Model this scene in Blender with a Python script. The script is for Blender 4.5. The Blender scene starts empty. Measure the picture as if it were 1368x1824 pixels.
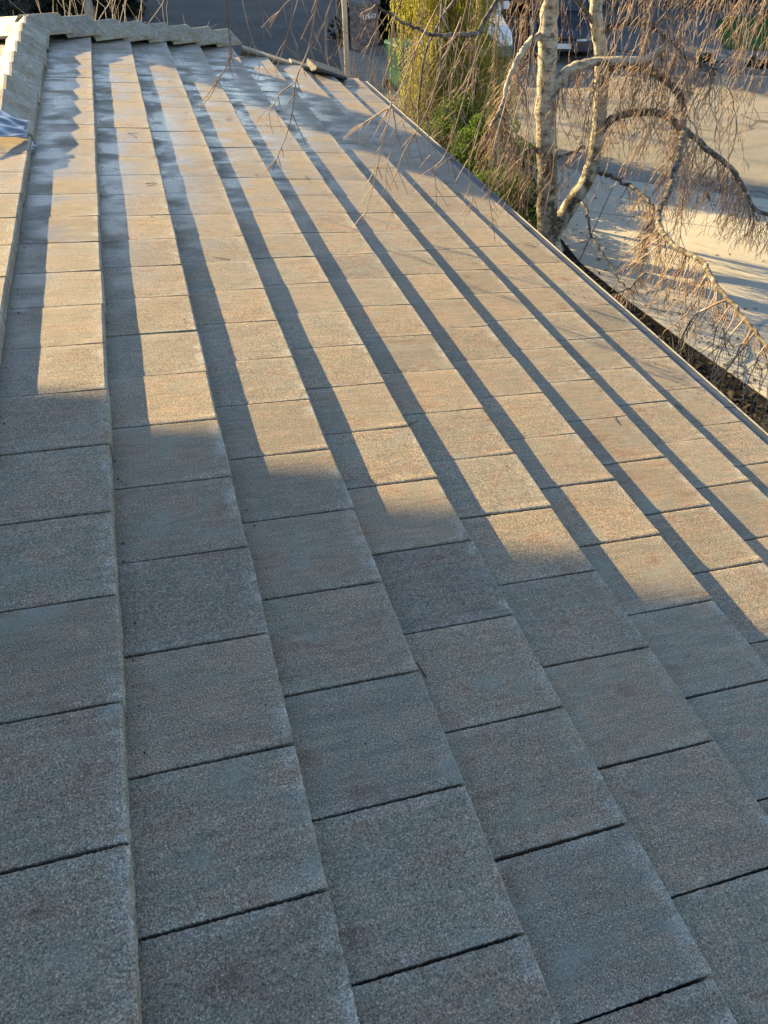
import bpy, bmesh, math, random
import numpy as np
from mathutils import Matrix, Vector
rad = math.radians
scene = bpy.context.scene
col = scene.collection
random.seed(7); rng = np.random.default_rng(11)

# ------------------------------------------------------------------ camera
CAM = np.array([0.29905, -0.71001, 1.36151])
RCW = np.array([[0.957703, -0.207478, 0.199395], [-0.287196, -0.645819, 0.707415], [-0.018, -0.734758, -0.67809]])  # right, down, forward
FPX = 1330.0
cd = bpy.data.cameras.new('camera'); cam = bpy.data.objects.new('camera', cd); col.objects.link(cam)
cd.sensor_fit = 'VERTICAL'; cd.sensor_height = 24; cd.lens = 24 * FPX / 1824; cd.clip_start = 0.05; cd.clip_end = 800
m = Matrix(((RCW[0][0], -RCW[0][1], -RCW[0][2], CAM[0]), (RCW[1][0], -RCW[1][1], -RCW[1][2], CAM[1]), (RCW[2][0], -RCW[2][1], -RCW[2][2], CAM[2]), (0, 0, 0, 1)))
cam.matrix_world = m
scene.camera = cam

# ------------------------------------------------------------------ sky, sun, exposure
SUN_EL, SUN_LEFT = 21.0, 39.0          # degrees; sun stands to the left of the far end (+y)
w = bpy.data.worlds.new('World'); scene.world = w; w.use_nodes = True
nt = w.node_tree; sky = nt.nodes.new('ShaderNodeTexSky'); sky.sky_type = 'NISHITA'; sky.sun_disc = False
sky.sun_elevation = rad(SUN_EL); sky.sun_rotation = rad(-SUN_LEFT); sky.air_density = 1.0; sky.dust_density = 0.6; sky.ozone_density = 1.6
nt.links.new(sky.outputs[0], nt.nodes['Background'].inputs[0]); nt.nodes['Background'].inputs[1].default_value = 0.09
sd = bpy.data.lights.new('sun', 'SUN'); sd.energy = 5.0; sd.angle = rad(0.55); sd.color = (1.0, 0.725, 0.335)
sun = bpy.data.objects.new('sun', sd); col.objects.link(sun)
LD = Vector((math.sin(rad(SUN_LEFT)) * math.cos(rad(SUN_EL)), -math.cos(rad(SUN_LEFT)) * math.cos(rad(SUN_EL)), -math.sin(rad(SUN_EL))))
sun.rotation_euler = LD.to_track_quat('-Z', 'Y').to_euler()
sun.location = (-20, 25, 15)
vs = scene.view_settings; vs.view_transform = 'Standard'; vs.look = 'None'; vs.gamma = 1.0; vs.use_curve_mapping = False
vs.exposure = 1.99

# ------------------------------------------------------------------ helpers
GZ = CAM[2] - 4.9                      # ground level
PITCH = rad(16.0); CP, SP = math.cos(PITCH), math.sin(PITCH)
def ray(x, y):
    d = RCW @ np.array([(x - 684) / FPX, (y - 912) / FPX, 1.0]); return d
def gpx(x, y, z=None):                 # photo pixel -> point on the ground
    z = GZ if z is None else z
    d = ray(x, y); s = (z - CAM[2]) / d[2]; return CAM + s * d
def ypx(x, y, Y):                      # photo pixel -> point in the upright plane y = Y
    d = ray(x, y); s = (Y - CAM[1]) / d[1]; return CAM + s * d
def r2w(u, v, n=0.0): return np.array([u * CP + n * SP, v, -u * SP + n * CP])

def link(name, me, mat=None, parent=None, loc=None, rot=None):
    o = bpy.data.objects.new(name, me); col.objects.link(o)
    if me is not None and mat is not None and not me.materials: me.materials.append(mat)
    if loc is not None: o.location = loc
    if rot is not None: o.rotation_euler = rot
    if parent is not None: o.parent = parent
    return o
def tag(o, label=None, cat=None, group=None, kind=None):
    if label: o['label'] = label
    if cat: o['category'] = cat
    if group: o['group'] = group
    if kind: o['kind'] = kind
    return o
def thing(name, loc, label, cat, group=None, rz=0.0):
    o = bpy.data.objects.new(name, None); col.objects.link(o); o.location = loc; o.rotation_euler = (0, 0, rz)
    o.empty_display_size = 0.2
    return tag(o, label, cat, group)
def mesh(vs_, fs, name='mesh', smooth=False):
    me = bpy.data.meshes.new(name); me.from_pydata([tuple(map(float, v)) for v in vs_], [], [tuple(f) for f in fs])
    if smooth: me.polygons.foreach_set('use_smooth', [True] * len(me.polygons))
    me.update(); return me
def mesh_np(V, F, name='mesh', smooth=False):   # V (n,3), F (m,k) arrays
    V = np.asarray(V, np.float32); F = np.asarray(F, np.int32); k = F.shape[1]
    me = bpy.data.meshes.new(name)
    me.vertices.add(len(V)); me.vertices.foreach_set('co', V.ravel())
    me.loops.add(F.size); me.loops.foreach_set('vertex_index', F.ravel())
    me.polygons.add(len(F)); me.polygons.foreach_set('loop_start', np.arange(0, F.size, k, dtype=np.int32))
    if smooth: me.polygons.foreach_set('use_smooth', np.ones(len(F), bool))
    me.update(calc_edges=True); me.validate(); return me
class MB:
    def __init__(s): s.v = []; s.f = []
    def add(s, vs_, fs):
        b = len(s.v); s.v += [tuple(map(float, p)) for p in vs_]; s.f += [tuple(i + b for i in f) for f in fs]; return s
    def box(s, lo, hi):
        (a, b, c), (d, e, f) = lo, hi
        return s.add([(a, b, c), (d, b, c), (d, e, c), (a, e, c), (a, b, f), (d, b, f), (d, e, f), (a, e, f)],
                     [(0, 3, 2, 1), (4, 5, 6, 7), (0, 1, 5, 4), (1, 2, 6, 5), (2, 3, 7, 6), (3, 0, 4, 7)])
    def prism(s, poly, axis, a, b):      # polygon in the other two axes, extruded along axis
        def P(p, t):
            return {'x': (t, p[0], p[1]), 'y': (p[0], t, p[1]), 'z': (p[0], p[1], t)}[axis]
        n = len(poly)
        return s.add([P(p, a) for p in poly] + [P(p, b) for p in poly],
                     [tuple(range(n))[::-1], tuple(range(n, 2 * n))] + [(i, (i + 1) % n, n + (i + 1) % n, n + i) for i in range(n)])
    def cyl(s, c, r, h, n=12, axis='z', r2=None):
        r2 = r if r2 is None else r2
        def P(a, t, q):
            x, y = q * math.cos(a), q * math.sin(a)
            return {'z': (c[0] + x, c[1] + y, c[2] + t), 'x': (c[0] + t, c[1] + x, c[2] + y), 'y': (c[0] + x, c[1] + t, c[2] + y)}[axis]
        A = [2 * math.pi * i / n for i in range(n)]
        return s.add([P(a, 0, r) for a in A] + [P(a, h, r2) for a in A], [tuple(range(n))[::-1], tuple(range(n, 2 * n))] + [(i, (i + 1) % n, n + (i + 1) % n, n + i) for i in range(n)])
    def build(s, name, mat, parent=None, loc=None, rot=None, smooth=False, bevel=0.0):
        me = mesh(s.v, s.f, name, smooth)
        bm = bmesh.new(); bm.from_mesh(me); bmesh.ops.recalc_face_normals(bm, faces=bm.faces)
        if bevel: bmesh.ops.bevel(bm, geom=list(bm.edges), offset=bevel, segments=2, affect='EDGES', clamp_overlap=True)
        bm.to_mesh(me); bm.free()
        return link(name, me, mat, parent, loc, rot)
def tubes(polys, radii, n=4):
    """many polylines -> one (V,F): polys list of (k,3) arrays, radii list of (k,) arrays"""
    Vs, Fs, b = [], [], 0
    for P, r in zip(polys, radii):
        P = np.asarray(P, float); k = len(P)
        t = np.gradient(P, axis=0); t /= np.linalg.norm(t, axis=1, keepdims=True) + 1e-9
        ref = np.array([0.3, 1.0, 0.2]) if abs(t[0][1]) < .9 else np.array([1.0, 0, 0.2])
        a = np.cross(t, ref); a /= np.linalg.norm(a, axis=1, keepdims=True) + 1e-9
        c = np.cross(t, a)
        ang = np.arange(n) * 2 * np.pi / n
        ring = P[:, None, :] + np.asarray(r)[:, None, None] * (np.cos(ang)[None, :, None] * a[:, None, :] + np.sin(ang)[None, :, None] * c[:, None, :])
        Vs.append(ring.reshape(-1, 3))
        i = np.arange(k - 1)[:, None] * n; j = np.arange(n)[None, :]; j2 = (j + 1) % n
        Fs.append(np.stack([i + j, i + j2, i + n + j2, i + n + j], -1).reshape(-1, 4) + b); b += k * n
    return np.concatenate(Vs), np.concatenate(Fs)
def smooth_path(pts, m=6):               # Catmull-Rom
    P = np.asarray(pts, float); P = np.vstack([2 * P[0] - P[1], P, 2 * P[-1] - P[-2]]); out = []
    for i in range(1, len(P) - 2):
        for t in np.linspace(0, 1, m, endpoint=False):
            a, b, c, d = P[i - 1], P[i], P[i + 1], P[i + 2]
            out.append(.5 * ((2 * b) + (-a + c) * t + (2 * a - 5 * b + 4 * c - d) * t * t + (-a + 3 * b - 3 * c + d) * t ** 3))
    out.append(P[-2]); return np.array(out)

# ------------------------------------------------------------------ materials
class G:
    def __init__(s, name, rough=0.8, spec=0.3):
        s.m = bpy.data.materials.new(name); s.m.use_nodes = True; s.t = s.m.node_tree; s.b = s.t.nodes['Principled BSDF']
        s.b.inputs['Roughness'].default_value = rough; s.b.inputs['Specular IOR Level'].default_value = spec
    def n(s, typ, **kw):
        nd = s.t.nodes.new('ShaderNode' + typ)
        for k, v in kw.items(): setattr(nd, k, v)
        return nd
    def set(s, nd, key, v):
        if hasattr(v, 'is_output'): s.t.links.new(v, nd.inputs[key])
        else: nd.inputs[key].default_value = v
        return nd
    def coord(s, what='Object'):
        return s.n('TexCoord').outputs[what]
    def pos(s): return s.n('NewGeometry').outputs['Position']
    def mapv(s, vec, scale=(1, 1, 1), loc=(0, 0, 0), rot=(0, 0, 0)):
        nd = s.n('Mapping'); s.set(nd, 'Vector', vec); nd.inputs['Scale'].default_value = scale; nd.inputs['Location'].default_value = loc; nd.inputs['Rotation'].default_value = rot
        return nd.outputs[0]
    def noise(s, vec, scale=5.0, detail=3.0, rough=.55, out='Fac'):
        nd = s.n('TexNoise'); s.set(nd, 'Vector', vec); nd.inputs['Scale'].default_value = scale; nd.inputs['Detail'].default_value = detail; nd.inputs['Roughness'].default_value = rough
        return nd.outputs[out]
    def vor(s, vec, scale=5.0, feature='F1', out='Distance'):
        nd = s.n('TexVoronoi', feature=feature); s.set(nd, 'Vector', vec); nd.inputs['Scale'].default_value = scale; return nd.outputs[out]
    def math(s, op, a, b=0.0, clamp=False):
        nd = s.n('Math', operation=op, use_clamp=clamp); s.set(nd, 0, a); s.set(nd, 1, b); return nd.outputs[0]
    def rng(s, v, a, b, c=0.0, d=1.0):
        nd = s.n('MapRange'); s.set(nd, 0, v); nd.inputs[1].default_value = a; nd.inputs[2].default_value = b; nd.inputs[3].default_value = c; nd.inputs[4].default_value = d; return nd.outputs[0]
    def ramp(s, v, stops, interp='LINEAR'):
        nd = s.n('ValToRGB'); s.set(nd, 0, v); cr = nd.color_ramp; cr.interpolation = interp
        while len(cr.elements) > 1: cr.elements.remove(cr.elements[-1])
        cr.elements[0].position = stops[0][0]; cr.elements[0].color = (*stops[0][1], 1)
        for p, c in stops[1:]: cr.elements.new(p).color = (*c, 1)
        return nd.outputs[0]
    def mix(s, f, a, b, blend='MIX'):
        nd = s.n('Mix', data_type='RGBA', blend_type=blend)
        s.set(nd, 0, f)
        for k, v in ((6, a), (7, b)): s.set(nd, k, v if hasattr(v, 'is_output') else (*v, 1))
        return nd.outputs[2]
    def sep(s, v):
        nd = s.n('SeparateXYZ'); s.set(nd, 0, v); return nd.outputs
    def bump(s, h, strength=.4, dist=.01, prev=None):
        nd = s.n('Bump'); nd.inputs['Strength'].default_value = strength; nd.inputs['Distance'].default_value = dist; s.set(nd, 'Height', h)
        if prev is not None: s.set(nd, 'Normal', prev)
        return nd.outputs[0]
    def rand(s): return s.n('ObjectInfo').outputs['Random']
    def fin(s, color=None, rough=None, normal=None, metal=None):
        for k, v in (('Base Color', color), ('Roughness', rough), ('Normal', normal), ('Metallic', metal)):
            if v is None: continue
            if hasattr(v, 'is_output'): s.t.links.new(v, s.b.inputs[k])
            else: s.b.inputs[k].default_value = (*v, 1) if k == 'Base Color' else v
        return s.m

def mat_tile(name, tint=(1.0, .897, .80), worn=.8):
    g = G(name, .8, .35)
    oc = g.coord('Object'); r = g.rand()
    comb = g.n('CombineXYZ'); g.set(comb, 0, g.math('MULTIPLY', r, 37.0)); g.set(comb, 1, g.math('MULTIPLY', r, 91.0)); g.set(comb, 2, g.math('MULTIPLY', r, 13.0))
    add = g.n('VectorMath', operation='ADD'); g.set(add, 0, oc); g.set(add, 1, comb.outputs[0]); v = add.outputs[0]
    big = g.noise(g.mapv(v, (6, 11, 6)), 1.0, 3.0, .6)
    base = g.ramp(big, [(.26, (.185, .155, .122)), (.40, (.250, .226, .188)), (.50, (.215, .218, .186)), (.60, (.268, .243, .200)), (.72, (.225, .182, .142))])
    pt = g.ramp(r, [(0, (.78, .77, .78)), (.2, (1.0, .98, .95)), (.4, (.90, .91, .92)), (.6, (1.10, 1.03, .95)), (.8, (.86, .84, .82)), (1, (1.04, 1.05, 1.04))])
    c = g.mix(1.0, base, pt, 'MULTIPLY'); c = g.mix(1.0, c, tint, 'MULTIPLY')
    streak = g.noise(g.mapv(v, (7, 75, 7)), 1.0, 3.0, .6)
    c = g.mix(1.0, c, g.ramp(streak, [(.3, (.84, .84, .85)), (.7, (1.14, 1.13, 1.11))]), 'MULTIPLY')
    # worn pale band along the nose and the sides
    sx = g.sep(oc)
    edge = g.math('MAXIMUM', g.rng(sx[0], -.055, -.012), g.math('MULTIPLY', g.rng(g.math('ABSOLUTE', sx[1]), .118, .150), .55))
    edge = g.math('MULTIPLY', g.math('MULTIPLY', edge, g.rng(g.noise(v, 26.0, 3.0, .6), .38, .62), True), g.rng(g.noise(v, 6.0, 2.0, .6), .36, .60, .15, 1.0))
    c = g.mix(g.math('MULTIPLY', edge, worn), c, (.37, .35, .30))
    stain = g.math('MULTIPLY', g.rng(g.vor(g.mapv(v, (1, 1.3, 1)), 4.0), .075, .03), .55)
    c = g.mix(stain, c, (.34, .29, .20))
    # sand grains
    grain = g.noise(v, 270.0, 2.0, .72)
    c = g.mix(1.0, c, g.ramp(grain, [(.31, (.30, .30, .32)), (.46, (.84, .84, .85)), (.57, (1.16, 1.15, 1.13)), (.71, (2.3, 2.27, 2.2))]), 'MULTIPLY')
    spk = g.vor(v, 115.0)
    c = g.mix(g.math('MULTIPLY', g.rng(spk, .20, .08), g.rng(g.noise(v, 40.0, 2), .42, .6)), c, (.50, .49, .46))
    pit = g.vor(g.mapv(v, (1, 1, 1), (3, 5, 1)), 75.0)
    c = g.mix(g.math('LESS_THAN', pit, .12), c, (.045, .042, .04))
    # lichen blush
    li = g.rng(g.noise(g.mapv(v, (6, 10, 6), (11, 2, 0)), 1.0, 3.0, .6), .57, .70)
    c = g.mix(g.math('MULTIPLY', li, .5), c, (.215, .235, .195))
    gp = g.pos(); sp = g.sep(gp)
    wetm = g.math('MULTIPLY', g.rng(g.noise(g.mapv(gp, (3.6, 5.5, 3.0)), 1.0, 3.0, .6), .36, .58), g.rng(g.math('SUBTRACT', sp[1], g.math('MULTIPLY', sp[0], 1.1)), .8, 4.0))
    wetm = g.math('MULTIPLY', wetm, g.rng(sx[0], -.06, -.24, .45, 1.0))
    rough = g.rng(wetm, 0.0, 1.0, .80, .18)
    g.t.links.new(g.rng(wetm, 0.0, 1.0, .35, .75), g.b.inputs['Specular IOR Level'])
    cw = g.mix(g.math('MULTIPLY', wetm, .35), c, g.mix(1.0, c, (.62, .64, .68), 'MULTIPLY'))
    b1 = g.bump(grain, .55, .003)
    b2 = g.bump(streak, .16, .004, b1)
    return g.fin(cw, rough, b2)
def mat_noise(name, a, b, scale=6.0, rough=.85, bump=.3, dist=.01, detail=5, spec=.3, stretch=(1, 1, 1), lo=.35, hi=.65, vec='Object', grain=0.0):
    g = G(name, rough, spec); v = g.mapv(g.coord(vec) if vec != 'Pos' else g.pos(), stretch)
    n = g.noise(v, scale, detail, .6)
    c = g.ramp(n, [(lo, a), (hi, b)])
    h = n
    if grain:
        h = g.noise(v, grain, 3, .65); c = g.mix(1.0, c, g.ramp(h, [(.3, (.72, .72, .72)), (.7, (1.25, 1.25, 1.25))]), 'MULTIPLY')
    return g.fin(c, None, g.bump(h, bump, dist))
def mat_plain(name, c, rough=.5, metal=0.0, spec=.5, var=.12):
    g = G(name, rough, spec); n = g.noise(g.coord('Object'), 9.0, 4, .6)
    k = 1 - var; q = 1 + var
    return g.fin(g.ramp(n, [(.3, tuple(x * k for x in c)), (.7, tuple(min(1, x * q) for x in c))]), g.rng(n, .3, .7, max(.02, rough - .08), min(1, rough + .1)), None, metal)

TILE = mat_tile('concrete_tile'); CAPM = mat_tile('concrete_cap', (1.06, .94, .72)); FIELD = mat_tile('concrete_tile_field', (.97, .87, .74), 0.0)  # cap tint warmer: light bounced onto the shaded wings is put into the colour
DECK = mat_noise('roof_underlay', (.012, .011, .011), (.03, .028, .026), 20, .95)
STUCCO = mat_noise('pale_stucco', (.50, .46, .39), (.58, .54, .47), 8, .9, .3, .004, grain=160)
PAINT = mat_plain('trim_paint', (.62, .60, .55), .5)
ZINC = mat_noise('aged_gutter_metal', (.06, .066, .072), (.13, .138, .145), 14, .55, .12, .004, 5, .5, (1, .3, 1))
ZINC.node_tree.nodes['Principled BSDF'].inputs['Metallic'].default_value = .55
LIP = mat_plain('gutter_lip_metal', (.14, .147, .155), .6, .3)
LEAD = mat_noise('lead_flashing', (.17, .18, .20), (.30, .315, .335), 22, .34, .35, .006)
LEAD.node_tree.nodes['Principled BSDF'].inputs['Metallic'].default_value = .7
GLASS = mat_plain('dark_glass', (.02, .025, .03), .06, 0, .6, .05)
SHINGLE = mat_noise('dark_rake_piece', (.045, .047, .05), (.10, .10, .10), 18, .7, .4, .004, grain=200)

# ------------------------------------------------------------------ ground, street, driveway
def sheet(name, pts, z, mat, kind='structure'):
    bm = bmesh.new(); f = bm.faces.new([bm.verts.new((p[0], p[1], z)) for p in pts]); bm.normal_update()
    if f.normal.z < 0: f.normal_flip()
    bmesh.ops.triangulate(bm, faces=bm.faces)
    me = bpy.data.meshes.new(name); bm.to_mesh(me); bm.free()
    o = link(name, me, mat)
    return tag(o, kind=kind) if kind else o
def slab(name, pts, z0, z1, mat, parent=None, kind='structure'):
    o = MB().prism([(p[0], p[1]) for p in pts], 'z', z0, z1).build(name, mat, parent)
    return tag(o, kind=kind) if kind else o
g = G('soil', .95, .2); p_ = g.pos(); n1 = g.noise(p_, 1.3, 5); n2 = g.noise(p_, 60, 3)
SOIL = g.fin(g.mix(1.0, g.ramp(n1, [(.35, (.055, .045, .033)), (.65, (.10, .085, .06))]), g.ramp(n2, [(.3, (.55, .55, .55)), (.7, (1.4, 1.35, 1.3))]), 'MULTIPLY'), None, g.bump(n2, .8, .03))
g = G('asphalt', .85, .35); p_ = g.pos(); n1 = g.noise(p_, .5, 5); n2 = g.noise(p_, 110, 3, .7); cr = g.vor(g.mapv(p_, (.16, .16, .16)), 1.0, 'DISTANCE_TO_EDGE')
ac = g.mix(1.0, g.ramp(n1, [(.3, (.175, .166, .138)), (.7, (.235, .222, .185))]), g.ramp(n2, [(.3, (.7, .7, .7)), (.7, (1.3, 1.3, 1.3))]), 'MULTIPLY')
ac = g.mix(g.math('MULTIPLY', g.rng(g.noise(g.mapv(p_, (.25, 2.2, 1)), 1.0, 4), .56, .70), .25), ac, (.10, .098, .09))
seam = g.math('ABSOLUTE', g.math('SUBTRACT', g.noise(g.mapv(p_, (.22, .22, 1)), 1.0, 4, .55), .5))
ac = g.mix(g.math('MULTIPLY', g.rng(seam, .006, .002), .75), ac, (.045, .043, .04))
n4 = g.noise(g.mapv(p_, (.5, 3.5, 1), (0, 0, 0), (0, 0, rad(42))), 1.0, 5, .6)
ac = g.mix(1.0, ac, g.ramp(n4, [(.3, (.84, .84, .85)), (.7, (1.15, 1.14, 1.12))]), 'MULTIPLY')
ASPH = g.fin(ac, None, g.bump(n2, .7, .01))
g = G('driveway_concrete', .88, .3); p_ = g.pos(); n1 = g.math('ADD', g.math('MULTIPLY', g.noise(p_, .9, 6), .6), g.math('MULTIPLY', g.noise(g.mapv(p_, (1, 6, 1), (0, 0, 0), (0, 0, rad(-52))), 1.2, 6, .65), .4)); n2 = g.noise(p_, 90, 3, .7)
CONC = g.fin(g.mix(1.0, g.ramp(n1, [(.3, (.34, .317, .25)), (.7, (.43, .40, .32))]), g.ramp(n2, [(.3, (.85, .85, .85)), (.7, (1.12, 1.12, 1.12))]), 'MULTIPLY'), None, g.bump(n2, .3, .004))
g = G('old_concrete', .88, .3); p_ = g.pos(); n1 = g.noise(p_, .7, 6); n2 = g.noise(p_, 90, 3, .7)
CONC2 = g.fin(g.mix(1.0, g.ramp(n1, [(.3, (.13, .13, .125)), (.7, (.175, .175, .168))]), g.ramp(n2, [(.3, (.85, .85, .85)), (.7, (1.12, 1.12, 1.12))]), 'MULTIPLY'), None, g.bump(n2, .3, .004))
LAWN = mat_noise('lawn_turf', (.030, .105, .022), (.055, .155, .035), 3, .95, .5, .02, 5, .1, vec='Pos', grain=50)
GRAV = mat_noise('white_gravel', (.12, .12, .112), (.26, .255, .24), 28, .9, .8, .03, 3, .2, vec='Pos', grain=45)

sheet('ground', [(-300, -300), (300, -300), (300, 400), (-300, 400)], GZ - .004, SOIL)
near_edge = [gpx(945, 298), gpx(1057, 327), gpx(1150, 342), gpx(1256, 359), gpx(1368, 372)]
ne = [(p[0], p[1]) for p in near_edge]
far_edge = [gpx(1180, 122), gpx(1260, 127), gpx(1368, 135)]
fe = [(p[0], p[1]) for p in far_edge]
road_poly = [(-7, 120), (-7, 60), (-6, 21.5), (2, 21.2), (4.6, 19.6), (6.0, 16.6)] + ne + [(16, 4.2), (34, -14), (44, -10), (24, 9.4)] + fe[::-1] + [(12.2, 21.9), (10.6, 23.0), (8.2, 23.4), (6.8, 23.3), (6.35, 24.5), (8.4, 33), (10.5, 60), (13, 120)]
sheet('road', road_poly, GZ, ASPH)
SHADE_ASPH = mat_noise('shade_darkened_asphalt', (.030, .032, .034), (.052, .054, .055), .8, .85, .4, .006, 5, .3, vec='Pos', grain=90)  # road asphalt darkened so its colour carries the deep shade
sheet('side_street_shade', [(-7, 120), (-7, 60), (-6, 21.5), (2, 21.2), (4.4, 19.9), (5.7, 21.6), (6.32, 24.5), (8.35, 33), (10.45, 60), (12.9, 120)], GZ + .004, SHADE_ASPH)  # dark sheet laid over the road where the street lies in shade
# driveway of the near house: concrete panels over a darker bed, open joints between them
JOINT = mat_noise('joint_filler', (.10, .09, .075), (.16, .145, .12), 20, .95, vec='Pos')
drv = [(6.45, 1.0), (6.45, 4.8), (6.28, 6.2), (6.17, 7.5), (6.12, 8.8), (6.35, 10.3), (6.9, 11.9), (ne[0][0] - .02, ne[0][1] - .1)] + [(p[0] - .005, p[1] - .005) for p in ne[1:]] + [(15.9, 4.2), (15.6, -3), (6.6, -3)]
drv_o = sheet('driveway', drv, GZ + .004, JOINT)
jd = np.array([math.cos(rad(-38)), math.sin(rad(-38))]); jn = np.array([-jd[1], jd[0]])
def clip(poly, n, c, keep):            # keep side where (p.n - c) * keep >= 0
    out = []
    for i in range(len(poly)):
        p, q = np.array(poly[i]), np.array(poly[(i + 1) % len(poly)]); a_, b_ = (p @ n - c) * keep, (q @ n - c) * keep
        if a_ >= 0: out.append(p)
        if (a_ >= 0) != (b_ >= 0): out.append(p + (q - p) * a_ / (a_ - b_))
    return out
cn = [-99, 6.4, 9.55, 12.7, 99]; cdn = [-99, -.6, 3.2, 7.0, 99]
for i in range(4):
    for j in range(4):
        pl_ = drv
        for n_, lo, hi in ((jn, cn[i], cn[i + 1]), (jd, cdn[j], cdn[j + 1])):
            pl_ = clip(pl_, n_, lo + .008, 1) if len(pl_) > 2 else pl_
            pl_ = clip(pl_, n_, hi - .008, -1) if len(pl_) > 2 else pl_
        if len(pl_) > 2:
            pn = sheet('panel', pl_, GZ + .010, CONC, None); pn.parent = drv_o
# joints show the soil sheet below: dark strip
KERB = CONC2
# far kerb
def ribbon(name, pts, wdt, z0, z1, mat, side=1):
    P = np.array([(p[0], p[1]) for p in pts]); t = np.gradient(P, axis=0); t /= np.linalg.norm(t, axis=1, keepdims=True); nn = np.stack([-t[:, 1], t[:, 0]], 1) * side
    Q = P + nn * wdt; k = len(P); V = []; F = []
    for z, A in ((z0, P), (z1, P), (z1, Q), (z0, Q)): V += [(a[0], a[1], z) for a in A]
    for i in range(k - 1):
        for r in range(3): F.append((r * k + i, r * k + i + 1, (r + 1) * k + i + 1, (r + 1) * k + i))
    F += [(0, k, 2 * k, 3 * k), (k - 1, 4 * k - 1, 3 * k - 1, 2 * k - 1)]
    return tag(MB().add(V, F).build(name, mat), kind='structure')
kerb_line = smooth_path([(44, -10), (24, 9.4)] + fe[::-1] + [(12.2, 21.9), (10.6, 23.0), (8.2, 23.4), (6.8, 23.3)], 4)
ribbon('kerb', kerb_line, .22, GZ - .01, GZ + .12, CONC2, -1)
ribbon('gutter_strip', smooth_path([(6.0, 16.4)] + ne + [(16, 4.2), (34, -14)], 4), .42, GZ - .01, GZ + .012, CONC, 1)
ribbon('gutter_pan', [(p[0], p[1]) for p in kerb_line], .45, GZ - .01, GZ + .006, CONC2, 1)
# ground of the opposite plot, raised to kerb height
KZ = GZ + .115
plot = [tuple(np.array(p) + np.array((.14, .14))) for p in [(44, -10), (24, 9.4)] + fe[::-1] + [(12.2, 21.9), (10.6, 23.0), (8.2, 23.4)]] + [(8.2, 60), (80, 60), (80, -10)]
sheet('front_yard', plot, KZ - .02, GRAV)
lawn = [gpx(1275, 45), gpx(1305, 37), gpx(1368, 36), gpx(1500, 44), gpx(1560, 110), gpx(1368, 99), gpx(1290, 94), gpx(1278, 70)]
sheet('lawn', lawn, KZ + .012, LAWN)
odrv = [gpx(985, 24), gpx(1255, 22), gpx(1262, 25), gpx(1273, 45), gpx(1276, 70), gpx(1288, 96), gpx(1295, 120), gpx(1180, 108), gpx(1080, 96), gpx(985, 84)]
sheet('house_driveway', odrv, KZ + .004, CONC2)
sheet('front_path', [gpx(1280, 24), gpx(1326, 26), gpx(1320, 36), gpx(1304, 36), gpx(1275, 44)], KZ + .008, CONC2)
MULCH = mat_noise('bark_mulch', (.007, .006, .005), (.022, .018, .014), 30, .95, .9, .04, 4, .1, vec='Pos', grain=35)
sheet('planting_bed', [(2.5, 0), (6.44, 0), (6.44, 4.8), (6.27, 6.2), (6.16, 7.5), (6.11, 8.8), (6.34, 10.3), (6.88, 11.9), (7.1, 12.5), (6.0, 16.4), (4.6, 19.4), (2, 21), (-6, 21.3), (-6, 8.9), (2.5, 8.9)], GZ + .003, MULCH)

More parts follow.
